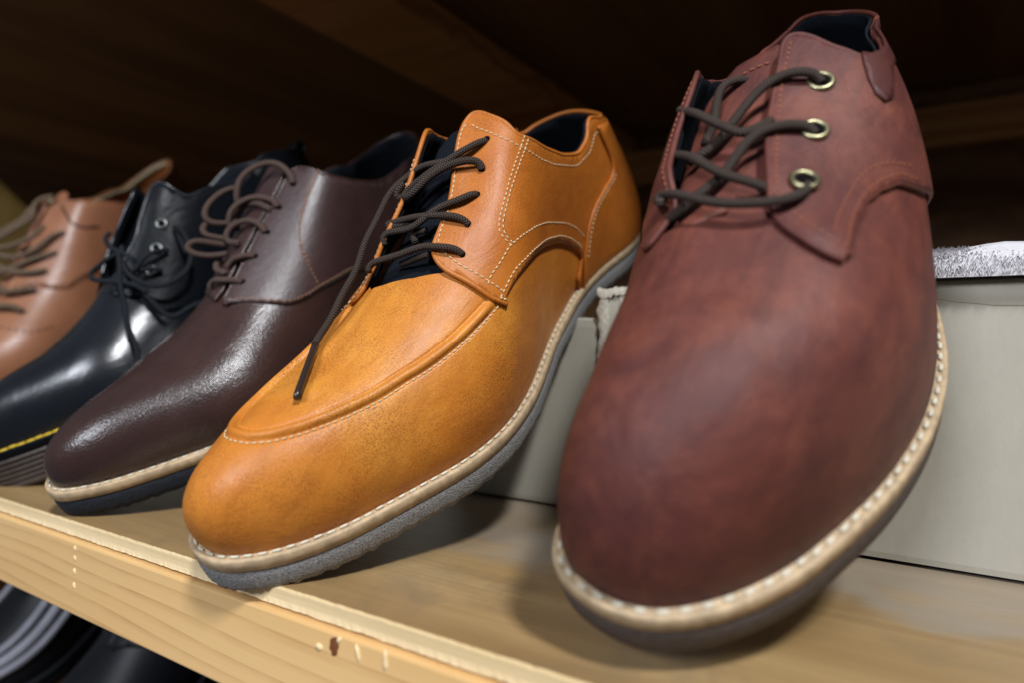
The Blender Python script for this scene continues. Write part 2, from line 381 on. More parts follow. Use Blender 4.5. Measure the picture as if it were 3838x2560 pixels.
def shoe_base(name, D, weltmat, solemat, st=.0150, crepe=0., weltth=.0048, threadmat='thread', stl=.0030, stg=.0012, bands=False, threadr=.00050):
    (q, p) = D; pos, ang = q[:3], q[3:]
    cy, sy = math.cos(ang[0]), math.sin(ang[0]); ci, si = math.cos(ang[1]), math.sin(ang[1]); cr, sr = math.cos(ang[2]), math.sin(ang[2])
    Rm = np.array([[cy,-sy,0],[sy,cy,0],[0,0,1]])@np.array([[1,0,0],[0,ci,-si],[0,si,ci]])@np.array([[cr,0,sr],[0,1,0],[-sr,0,cr]])
    root = empty(name, pos, Rm)
    ring(p, [(-.005, .0004), (.0006, .0004), (.0010, .00015), (.0016, .00015), (.0020, .0005), (.0030, .0004), (.0035, -.0001), (.0036, -weltth+.0003), (.0032, -weltth)], 'welt', M[weltmat], root)
    def crz(t, z):
        if z > -.009 or not crepe: return 0*t
        k = np.clip((-z-.009)/.005, 0, 1); n_ = len(t)
        return crepe*k*(np.sin(t*2*PI*87)+.7*np.sin(t*2*PI*131+1)+.8*rng.uniform(-1, 1, n_))
    if bands:
        prof = [(.0026, -weltth+.0003)]
        z = -weltth
        for k in range(5):
            prof += [(.0046, z-.0004), (.0048, z-.0020), (.0030, z-.0026)]; z -= .0030
        prof += [(.0044, z-.0004), (.0046, z-.003), (.003, z-.004), (-.002, z-.0042)]
    else:
        prof = [(.0026, -weltth+.0003), (.0033, -weltth-.0006), (.0036, -.009), (.0034, -.0125), (.0030, -st+.0006), (.0018, -st), (-.003, -st-.0002)]
    ring(p, prof, 'sole', M[solemat], root, n=520 if crepe else 260, cap=True, zfn=crz if crepe else None)
    if threadmat:
        t = np.linspace(-.5, .5, 1600); x, y, s = feather(t, p, .0013)
        P = np.stack([x, y, zsole(np.clip(y/p['L'], 0, 1), p)+.00065], -1)
        stitches(P, stl, stg, threadr, 'welt_stitching', M[threadmat], root)
    # dark insole seen through the opening
    t = np.linspace(-.5, .5, 120, endpoint=False); x, y, s = feather(t, p, -.003); z = zsole(np.clip(y/p['L'], 0, 1), p)+.003
    V = np.stack([x, y, z], -1); h = 60; F = []
    for i in range(0, h-1):
        a0, a1 = (h+i) % 120, (h+i+1) % 120; c0, c1 = (h-i) % 120, (h-i-1) % 120
        F.append((a0, a1, c1, c0) if a0 != c0 else (a0, a1, c1))
    mesh('insole', V, F, M['navy'], root)
    return root, p
def laces(root, strands, r, mat, name='lace', aglet=None):
    mb = MB(); UV = []
    for P in strands:
        c = smoothline(resample(catmull(np.array(P), 10), .0009), 6)
        # gentle hand-made wobble
        c = c+np.array([.00015, .00015, .0002])*np.sin(np.arange(len(c))[:, None]*.23+rng.uniform(0, 6, 3))
        v, f, uv = tube(c, r, 14, flat=.86); mb.add(v, f); UV += uv
    o = mesh(name, np.concatenate(mb.v), mb.f, M[mat], root, uv=UV)
    if aglet is not None:
        A, B = aglet; A = np.array(A); B = np.array(B); P = A+(B-A)*np.linspace(0, 1, 12)[:, None]
        v, f, _ = tube(P, r*np.array([.86, .92]+[.88]*9+[.7]), 14); mesh('aglet', v, f, M['aglet'], o)
    return o
def eyelet(root, t, w_, p, r, mat, off=.0022, tube_r=.00075):
    t, w_ = warp([(t, w_)])[0]
    t = np.array([t]); w_ = np.array([w_]); c = S(t, w_, p, off)[0]; n = nrm(t, w_, p)[0]
    u = np.cross(n, [0, 1., 0]); u /= np.linalg.norm(u); v = np.cross(n, u); a = np.linspace(0, 2*PI, 33)
    P = c+r*(np.cos(a)[:, None]*u+np.sin(a)[:, None]*v); V, F, _ = tube(P, tube_r, 8, caps=False)
    o = mesh('eyelet', V, F, M[mat], root)
    mb = MB(); k = 24; a = np.linspace(0, 2*PI, k, endpoint=False)
    D = c+n*.0001+(r*.95)*(np.cos(a)[:, None]*u+np.sin(a)[:, None]*v); mb.add(np.vstack([D, c[None]+n*.0001]), [(i, (i+1) % k, k) for i in range(k)])
    mb.build('hole', M['threadblk'], o)
    return o
def hole(root, t, w_, p, r, off=.0021):
    t = np.array([t]); w_ = np.array([w_]); c = S(t, w_, p, off)[0]; n = nrm(t, w_, p)[0]
    u = np.cross(n, [0, 1., 0]); u /= np.linalg.norm(u); v = np.cross(n, u); a = np.linspace(0, 2*PI, 20, endpoint=False)
    mb = MB(); D = c+r*(np.cos(a)[:, None]*u+np.sin(a)[:, None]*v); mb.add(np.vstack([D, c[None]]), [(i, (i+1) % 20, 20) for i in range(20)])
    return mb.build('lace_hole', M['threadblk'], root)
def ssm(x, a, b):
    k = np.clip((x-a)/(b-a), 0, 1); return k*k*(3-2*k)

